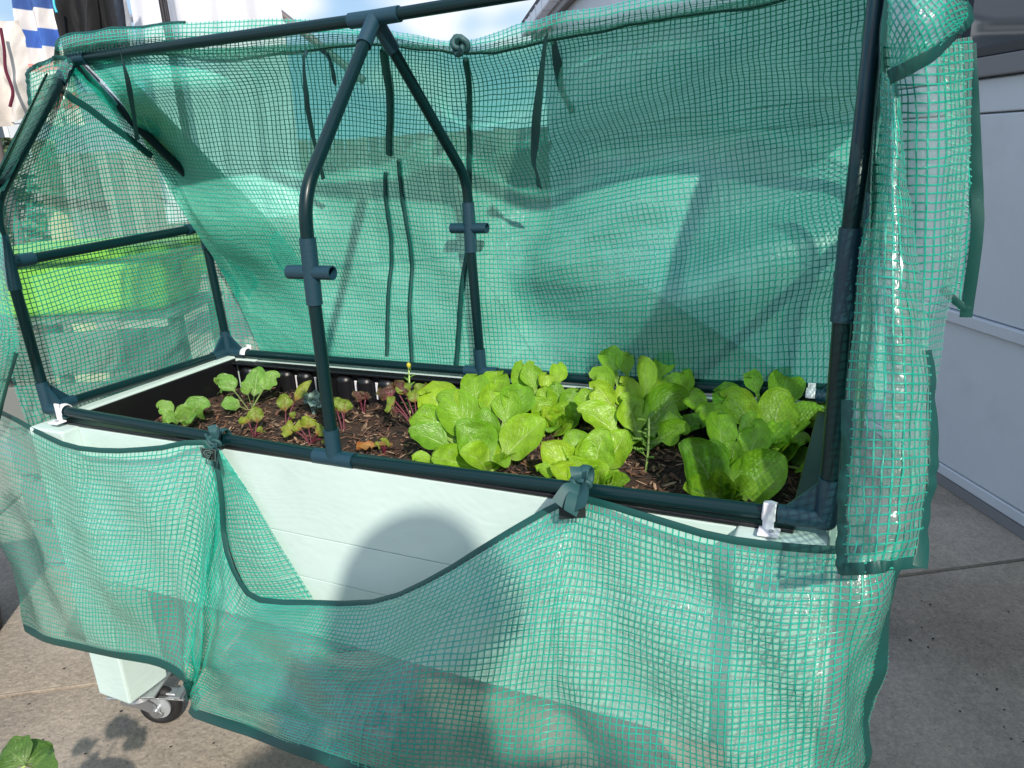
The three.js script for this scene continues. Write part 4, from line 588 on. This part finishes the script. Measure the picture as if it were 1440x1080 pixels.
{ const j = scene.getObjectByName('black_jacket'), z = [[74, -20], [76, 6], [80, 18]].map(([x, y]) => onD(x, y, 2.48).sub(j.position)); part('zip', tubeOf(z, 0.004, 12, 6), S({ color: rgb(0.05, 0.45, 0.6), roughness: 0.5 }), j); const s = [[119, -60], [122, 10], [120, 60]].map(([x, y]) => onD(x, y, 2.47).sub(j.position)); part('side_seam', tubeOf(s, 0.003, 12, 5), fabric({ color: rgb(0.02, 0.02, 0.025) }), j); }
hung('grey_shirt', 'grey printed shirt hanging beside the white sheet', 'shirt', [128, 156, -120, 110], 2.7, fabric({ color: rgb(0.42, 0.44, 0.5), map: texture(128, 256, (x, y) => { const k = 0.85 + 0.1 * tfbm(x, y, 6, 3), pr = tfbm(x * 2, y * 2, 6, 8, 3) > 0.18 && y > 0.35 && y < 0.6 ? 0.35 : 0; return [k + pr, k + pr, k + pr]; }) }), { folds: 1.4, amp: 0.02, seed: 17 });
hung('cream_top', 'cream top with maroon piping hanging by the striped towel', 'top', [-70, 24, 34, 168], 2.3, fabric({ color: rgb(0.6, 0.55, 0.52) }), { folds: 1.8, amp: 0.03, seed: 22, taper: -0.1, ragged: 0.15 });
{ const j = scene.getObjectByName('cream_top'), z = [[1, 40], [6, 70], [8, 98], [18, 128], [14, 150]].map(([x, y]) => onD(x, y, 2.25).sub(j.position)); part('piping', tubeOf(z, 0.005, 20, 6), fabric({ color: rgb(0.1, 0.01, 0.03) }), j); }
{ // rotary clothesline: post, arms and line
  const dark = S({ color: rgb(0.06, 0.055, 0.06), roughness: 0.4, metalness: 0.6 }), base = onD(244, 100, 2.85).setY(0), o = thing('clothesline', 'dark metal clothesline post with slanting arms behind the white sheet', 'clothesline', base), L = (p) => p.sub(base);
  part('post', rod(V(0, 0, 0), V(0, 2.15, 0), 0.009), dark, o); part('post', rod(V(0.022, 0, 0), V(0.022, 2.15, 0), 0.006), dark, o);
  const s0 = onD(368, -2, 3.2), s1 = onD(409, 31, 3.2), d = s1.clone().sub(s0); part('arm', rod(L(s0.clone().addScaledVector(d, -4)), L(s0.clone().addScaledVector(d, 0.08)), 0.012), dark, o); part('arm', rod(L(s0.clone()), L(s1.clone().addScaledVector(d, 2.5)), 0.017), S({ color: rgb(0.2, 0.17, 0.17), roughness: 0.35, metalness: 0.5 }), o); part('collar', rod(L(s0.clone().addScaledVector(d, 0.06)), L(s0.clone().addScaledVector(d, 0.24)), 0.02), dark, o);
  part('line', tubeOf([onD(-140, -160, 2.45), onD(60, -150, 2.6), onD(260, -155, 3.0), onD(420, -160, 3.2)].map(L), 0.003, 20, 5), S({ color: rgb(0.3, 0.35, 0.3), roughness: 0.6 }), o);
}
{ // paling fence at the end of the yard
  const r = rng(31), A = onY(-260, 330, 0), cols = [0, 1, 2].map((k) => S({ color: rgb(0.2 + 0.05 * k, 0.19 + 0.045 * k, 0.175 + 0.04 * k), roughness: 0.95, bumpMap: woodGrain, bumpScale: 0.002 }));
  const a = onD(-300, 300, 6.2).setY(0), b = onD(780, 300, 7.4).setY(0), d = b.clone().sub(a), len = d.length(); d.normalize(); const o = thing('paling_fence', 'weathered grey timber paling fence across the end of the yard', 'fence', a); o.rotation.y = Math.atan2(-d.z, d.x);
  for (const y of [0.3, 0.95]) part('rail', worldUv(box(0, len, y, y + 0.07, -0.05, -0.012)), cols[0], o);
  for (let x = 0; x < len - 0.1; x += 0.105) part('paling', worldUv(box(x, x + 0.098, 0.03, 1.15 + 0.02 * r(), -0.01, 0.01 + 0.003 * r())), cols[Math.floor(r() * 3)], o);
}
{ // neighbour's house, far left
  const base = onD(-40, 300, 11).setY(0), o = thing('neighbour_house', 'pale grey neighbouring house with a low roof beyond the laundry', 'house', base); o.rotation.y = 0.35;
  const wall = S({ color: rgb(0.5, 0.53, 0.56), roughness: 0.8 }), trim = S({ color: rgb(0.3, 0.32, 0.34), roughness: 0.6 });
  part('wall', worldUv(box(-4, 1.15, 0, 2.2, -3, 0)), wall, o);
  for (let k = 0; k < 9; k++) part('weatherboard', worldUv(box(-4, 1.16, 0.1 + k * 0.23, 0.315 + k * 0.23, 0.001, 0.02, 0.004)), wall, o);
  part('gutter', box(-4.2, 1.45, 2.2, 2.33, 0.2, 0.36, 0.02), trim, o); const rf = part('roof', box(-4.2, 1.4, -0.04, 0.04, -3.6, 0.1), S({ color: rgb(0.22, 0.24, 0.27), roughness: 0.7 }), o); rf.position.set(0, 2.36, 0.3); rf.rotation.x = 0.32;
  const w = part('window', box(-0.2, 0.9, 0.95, 1.9, 0.021, 0.05, 0.01), S({ color: rgb(0.65, 0.67, 0.7), roughness: 0.5 }), o); part('pane', box(-0.14, 0.84, 1.01, 1.84, 0.051, 0.056), P({ color: rgb(0.05, 0.07, 0.09), roughness: 0.05 }), w);
}
function bush(name, label, base, h, w, seed, col, n = 900) {
  const r = rng(seed), o = thing(name, label, 'shrub', base), gs = [], leaf = (p, s) => { const g = new THREE.PlaneGeometry(s, s * 0.5, 2, 1), q = g.attributes.position; for (let i = 0; i < q.count; i++) q.setZ(i, -0.2 * Math.abs(q.getX(i))); g.rotateX(r() * 6); g.rotateY(r() * 6); return g.translate(p.x, p.y, p.z); };
  for (let i = 0; i < n; i++) { const a = r() * 6.28, t = r(), rad = w * Math.sqrt(r()) * (0.5 + 0.5 * Math.sin(Math.PI * Math.min(1, t * 0.9 + 0.1))) * (1 + 0.35 * noise(Math.cos(a) * 2, t * 4, seed)); gs.push(leaf(V(Math.cos(a) * rad, h * (0.12 + 0.88 * t), Math.sin(a) * rad), lerp(0.05, 0.1, r()))); }
  part('crown', mergeGeometries(gs), P({ color: col, roughness: 0.6, transmission: 0.25, thickness: 0, side: DS }), o);
  for (let k = 0; k < 4; k++) part('stem', rod(V(0, 0, 0), V(Math.cos(k * 1.7) * w * 0.5, h * 0.7, Math.sin(k * 1.7) * w * 0.5), 0.015, 0.005, 6), S({ color: rgb(0.1, 0.07, 0.05), roughness: 0.9 }), o);
}
bush('garden_shrub', 'leafy green shrub beyond the cream top', onD(-10, 330, 5.0).setY(0), 1.2, 0.38, 41, rgb(0.08, 0.14, 0.03));
bush('garden_shrub', 'dark shrub before the neighbouring house', onD(34, 300, 7.5).setY(0), 1.35, 0.3, 43, rgb(0.05, 0.09, 0.025), 700);
single('garden_post', worldUv(rod(onD(18, 300, 4.2).setY(0), onD(18, 300, 4.2).setY(1.35), 0.03, 0.03, 8)), S({ color: rgb(0.12, 0.1, 0.09), roughness: 0.9 }), 'slim dark timber post between the shrubs', 'post');
// things standing behind the left end
function tub(name, label, category, base, w, d, h, mat, turn, lip) {
  const o = thing(name, label, category, base); o.rotation.y = turn; const s = 0.88;
  const g = new RoundedBoxGeometry(w, h, d, 3, 0.02), p = g.attributes.position; for (let i = 0; i < p.count; i++) { const k = lerp(s, 1, (p.getY(i) / h) + 0.5); p.setX(i, p.getX(i) * k); p.setZ(i, p.getZ(i) * k); } g.computeVertexNormals();
  part('body', g.translate(0, h / 2, 0), mat, o); part('rim', box(-w / 2 - 0.02, w / 2 + 0.02, h, h + 0.03, -d / 2 - 0.02, d / 2 + 0.02, 0.012), lip || mat, o);
  for (const x of [-1, 1]) part('handle', box(x * (w / 2 + 0.012) - 0.012, x * (w / 2 + 0.012) + 0.012, h - 0.07, h - 0.02, -0.06, 0.06, 0.008), lip || mat, o); return o;
}
const lime = S({ color: rgb(0.3, 0.62, 0.05), roughness: 0.35 }), greyTub = S({ color: rgb(0.16, 0.17, 0.16), roughness: 0.6 });
{
  const c = onD(150, 430, 1.95), base = c.clone().setY(0);
  const crate = thing('grey_crate', 'dark grey crate carrying the lime tub behind the greenhouse end', 'crate', base); crate.rotation.y = 0.45;
  const top = c.y - 0.002; for (let k = 0; k < 5; k++) part('side_slat', box(-0.24, 0.24, 0.02 + k * (top - 0.03) / 5, 0.02 + (k + 0.82) * (top - 0.03) / 5, 0.135, 0.15, 0.003), greyTub, crate);
  for (const x of [-0.225, 0.225]) for (const z of [-0.13, 0.12]) part('corner_leg', box(x - 0.015, x + 0.015, 0, top - 0.012, z - 0.014, z + 0.014, 0.003), greyTub, crate);
  part('top', box(-0.25, 0.25, top - 0.011, top, -0.15, 0.152, 0.003), greyTub, crate);
  tub('lime_tub', 'bright lime green plastic tub behind the greenhouse end', 'tub', base.clone().setY(top + 0.002), 0.46, 0.26, 0.13, lime, 0.45);
}
{ // terracotta-beige pot, dark pot
  const pot = (name, label, base, r, h, mat) => { const o = thing(name, label, 'pot', base); part('body', new THREE.LatheGeometry([[0.001, 0], [r * 0.72, 0], [r * 0.95, h * 0.85], [r, h * 0.86], [r, h], [r * 0.9, h], [r * 0.86, h * 0.86], [0.001, h * 0.84]].map(([x, y]) => new THREE.Vector2(x, y)), 28), mat, o); return o; };
  pot('plant_pot', 'beige plant pot beyond the mesh end panel', onY(150, 640, 0), 0.13, 0.3, S({ color: rgb(0.42, 0.36, 0.26), roughness: 0.85 }));
  pot('plant_pot', 'black plant pot beyond the mesh end panel', onY(215, 665, 0), 0.12, 0.24, blackPlastic);
  const t = onY(-70, 900, 0); pot('plant_pot', 'black pot standing on the concrete beside the skirt', t, 0.14, 0.26, blackPlastic);
  single('timber_stake', worldUv(box(-0.03, 0.03, 0, 1.12, -0.03, 0.03, 0.004)).translate(...onD(82, 300, 2.9).setY(0).toArray()), S({ color: rgb(0.62, 0.52, 0.32), roughness: 0.8, bumpMap: woodGrain, bumpScale: 0.001 }), 'pale square timber stake below the striped towel', 'stake');
}
{ // strawberry plant reaching in at the lower left
  const m = leafMat([0.07, 0.16, 0.02], [0.25, 0.36, 0.12], 123, { side: 7, blister: 0.0012, gloss: 0.35 }), r = rng(61), crown = onD(20, 1150, 0.98), o = thing('strawberry_plant', 'strawberry plant with three toothed leaflets in a low pot on the concrete', 'strawberry plant', crown.clone().setY(0));
  const inv = o.position.clone().negate(), pr = 0.07, ph = crown.y - 0.012;
  part('pot', new THREE.LatheGeometry([[0.001, 0], [pr * 0.75, 0], [pr, ph], [pr * 0.9, ph], [pr * 0.86, ph - 0.02], [0.001, ph - 0.018]].map(([x, y]) => new THREE.Vector2(x, y)), 24), blackPlastic, o);
  const tri = (hub, tips, w) => { part('stem', tubeOf([crown.clone().sub(V(0, 0.02, 0)), crown.clone().lerp(hub, 0.6).add(V(0, 0.015, 0)), hub].map((p) => p.clone().add(inv)), 0.0018, 12, 6), stemGreen, o); for (const t of tips) part('leaf', leafGeo(hub.clone(), hub.clone().lerp(t, 0.5).add(V(0, 0.004, 0)), t, w, V(0.2, 0.85, 0.45).normalize(), r, { cup: 0.15, ruffle: 0.05, pet: 0.05, round: 0.8, lobes: 0.7 }).translate(inv.x, inv.y, inv.z), m, o); };
  tri(onD(36, 1076, 0.97), [onD(2, 1050, 0.98), onD(76, 1046, 1.0), onD(74, 1098, 0.94)], 0.044);
  tri(onD(-20, 1110, 0.97), [onD(-50, 1090, 0.98), onD(-14, 1086, 1.0), onD(-20, 1140, 0.93)], 0.032);
}

{ // specks of bark and seed on the concrete
  const r = rng(71), gs = [], spots = [[1296, 845], [1308, 850], [1296, 882], [1312, 898], [1305, 910], [1280, 900], [1402, 969], [1412, 998], [1412, 1022], [1422, 1039], [1439, 1043], [1374, 948], [1350, 1000], [1418, 860], [170, 1000], [60, 1040], [120, 1060], [300, 1045], [90, 940], [40, 990], [240, 1050]];
  for (const [x, y] of spots) { const p = onY(x, y, 0.003), s = 0.0016 + 0.0024 * r() * r(); gs.push(new THREE.IcosahedronGeometry(s, 0).scale(1.4, 0.6, 0.9).rotateY(r() * 6).translate(p.x, p.y, p.z)); }
  const m = part('grit', mergeGeometries(gs), S({ color: rgb(0.012, 0.01, 0.012), roughness: 0.9 }), scene); m.userData = { kind: 'stuff', label: 'dark specks of grit on the concrete', category: 'grit' };
}

// ---------------------------------------------------------------- the photographer, whose shadow falls on the planter
{
  const cap = (p, a, b, ra, rb) => { const pa = [p[0] - a.x, p[1] - a.y, p[2] - a.z], ba = [b.x - a.x, b.y - a.y, b.z - a.z], h = clamp((pa[0] * ba[0] + pa[1] * ba[1] + pa[2] * ba[2]) / (ba[0] ** 2 + ba[1] ** 2 + ba[2] ** 2 + 1e-9), 0, 1); return Math.hypot(pa[0] - ba[0] * h, pa[1] - ba[1] * h, pa[2] - ba[2] * h) - lerp(ra, rb, h); };
  const smin = (a, b, k) => { const h = Math.max(k - Math.abs(a - b), 0) / k; return Math.min(a, b) - h * h * k * 0.25; };
  const mesh = (bones, lo, hi, res, k) => {
    const mc = new MarchingCubes(res, new THREE.MeshBasicMaterial(), false, false, 160000), c = lo.clone().add(hi).multiplyScalar(0.5), s = Math.max(hi.x - lo.x, hi.y - lo.y, hi.z - lo.z) / 2; mc.isolation = 0;
    for (let z = 0; z < res; z++) for (let y = 0; y < res; y++) for (let x = 0; x < res; x++) { const p = [x, y, z].map((q, i) => ((q - res / 2) / (res / 2)) * s + c.getComponent(i)); let d = 1e3; for (const b of bones) d = smin(d, cap(p, ...b), k); mc.field[x + y * res + z * res * res] = -d; }
    mc.update(); const n = mc.count, g = new THREE.BufferGeometry(), P0 = mc.positionArray.slice(0, n * 3); for (let i = 0; i < n; i++) for (let q = 0; q < 3; q++) P0[i * 3 + q] = P0[i * 3 + q] * s + c.getComponent(q);
    g.setAttribute('position', new THREE.BufferAttribute(P0, 3)); g.setAttribute('normal', new THREE.BufferAttribute(mc.normalArray.slice(0, n * 3), 3)); g.setAttribute('uv', new THREE.BufferAttribute(new Float32Array(n * 2), 2)); return g;
  };
  const head = V(0.802, 1.149, 0.775), neck = V(0.842, 1.029, 0.845), chest = V(0.892, 0.919, 0.955), hip = V(1.06, 0.74, 1.16);
  const rt = V(0.86, 0, -0.5).normalize(), at = (o, r, u, f) => o.clone().addScaledVector(rt, r).add(V(-0.5 * f, u, -0.86 * f));   // r to the person's right, f forwards
  const shL = at(chest, -0.19, 0.06, 0), shR = at(chest, 0.19, 0.06, 0), elL = V(0.66, 0.86, 0.99), elR = V(0.98, 0.84, 0.84), hdL = V(0.6, 0.965, 0.79), hdR = V(0.71, 0.965, 0.775);
  const hpL = at(hip, -0.09, 0, 0), hpR = at(hip, 0.09, 0, 0), knL = at(hip, -0.12, -0.34, 0.16), knR = at(hip, 0.12, -0.34, 0.16), anL = at(hip, -0.12, -0.71, 0.02), anR = at(hip, 0.12, -0.71, 0.02);
  const o = thing('person', 'person in dark blue clothing leaning forward and holding a phone towards the planter', 'person', V(hip.x, 0, hip.z)), inv = V(-hip.x, 0, -hip.z);
  const arm = (s, e, h, q) => [[s, e, 0.052 + q, 0.04 + q], [e, h, 0.038 + q, 0.027 + q]];
  const limbs = (q) => [[neck, chest, 0.06 + q, 0.12 + q], [shL, shR, 0.07 + q, 0.07 + q], [chest, hip, 0.135 + q, 0.13 + q], [hpL, hpR, 0.12 + q, 0.12 + q], ...arm(shL, elL, hdL.clone().lerp(elL, 0.1), q), ...arm(shR, elR, hdR.clone().lerp(elR, 0.1), q), [hpL, knL, 0.085 + q, 0.06 + q], [knL, anL, 0.058 + q, 0.038 + q], [hpR, knR, 0.085 + q, 0.06 + q], [knR, anR, 0.058 + q, 0.038 + q]];
  const face = [[head, at(head, 0, -0.045, 0.03), 0.094, 0.074], [at(head, 0, 0.02, -0.03), at(head, 0, 0.02, 0.01), 0.095, 0.09], [at(head, 0, -0.08, 0.03), neck, 0.055, 0.055], [at(head, 0, 0, 0.1), at(head, 0, -0.03, 0.112), 0.012, 0.016], [at(head, -0.09, -0.01, 0), at(head, -0.095, -0.03, 0), 0.018, 0.014], [at(head, 0.09, -0.01, 0), at(head, 0.095, -0.03, 0), 0.018, 0.014]];
  const lo = V(0.2, 0, 0.55), hi = V(1.6, 1.5, 1.5), skin = S({ color: rgb(0.5, 0.3, 0.21), roughness: 0.6 });
  const bodyG = mesh([...limbs(0), ...face], lo, hi, 84, 0.04), hands = [];
  for (const [h, e, sg] of [[hdL, elL, 1], [hdR, elR, -1]]) {
    const f = h.clone().sub(e).normalize(), palm = h.clone().addScaledVector(f, 0.03), bones = [[h, palm, 0.022, 0.028]], tip = V(sg * 0.03, 0.02, -0.008);
    for (let k = 0; k < 4; k++) { const root = palm.clone().add(V(0, 0.012 - k * 0.017, 0.012)), L = [0.9, 1, 0.92, 0.75][k] * 0.03; bones.push([root, root.clone().add(V(sg * L, 0.006, 0.012)), 0.0095, 0.0088], [root.clone().add(V(sg * L, 0.006, 0.012)), root.clone().add(V(sg * L * 1.9, 0.004, 0.004)), 0.0088, 0.0076]); }
    bones.push([palm.clone().add(V(0, 0.012, 0.0)), palm.clone().add(V(sg * 0.02, 0.035, 0.02)), 0.0115, 0.01], [palm.clone().add(V(sg * 0.02, 0.035, 0.02)), palm.clone().add(V(sg * 0.045, 0.04, 0.018)), 0.01, 0.0085]);
    hands.push(mesh(bones, palm.clone().sub(V(0.09, 0.09, 0.09)), palm.clone().add(V(0.09, 0.09, 0.09)), 52, 0.008));
  }
  part('body', mergeGeometries([bodyG, ...hands]).translate(inv.x, 0, inv.z), skin, o);
  part('clothing', mesh(limbs(0.014).slice(0), lo, hi, 84, 0.05).translate(inv.x, 0, inv.z), fabric({ color: rgb(0.03, 0.045, 0.09) }), o);
  part('hair', mesh([[at(head, 0, 0.03, -0.035), at(head, 0, 0.045, 0.01), 0.1, 0.09], [at(head, 0, -0.05, -0.06), at(head, 0, 0.02, -0.05), 0.07, 0.085]], lo, hi, 84, 0.03).translate(inv.x, 0, inv.z), S({ color: rgb(0.03, 0.02, 0.015), roughness: 0.7 }), o);
  for (const a of [anL, anR]) part('shoe', new THREE.SphereGeometry(0.05, 16, 12).scale(0.85, 0.75, 2.3).rotateY(0.53).translate(a.x + inv.x - 0.03, 0.036, a.z + inv.z - 0.05), rubber, o);
  const ph = single('phone', new RoundedBoxGeometry(0.15, 0.072, 0.008, 2, 0.003), P({ color: rgb(0.02, 0.02, 0.025), roughness: 0.25 }), 'black phone held in both hands by the person in dark blue', 'phone');
  ph.quaternion.copy(camera.quaternion); ph.position.copy(camera.position).add(V(0.02, -0.012, 0.03).applyQuaternion(camera.quaternion));
}
renderer.render(scene, camera);
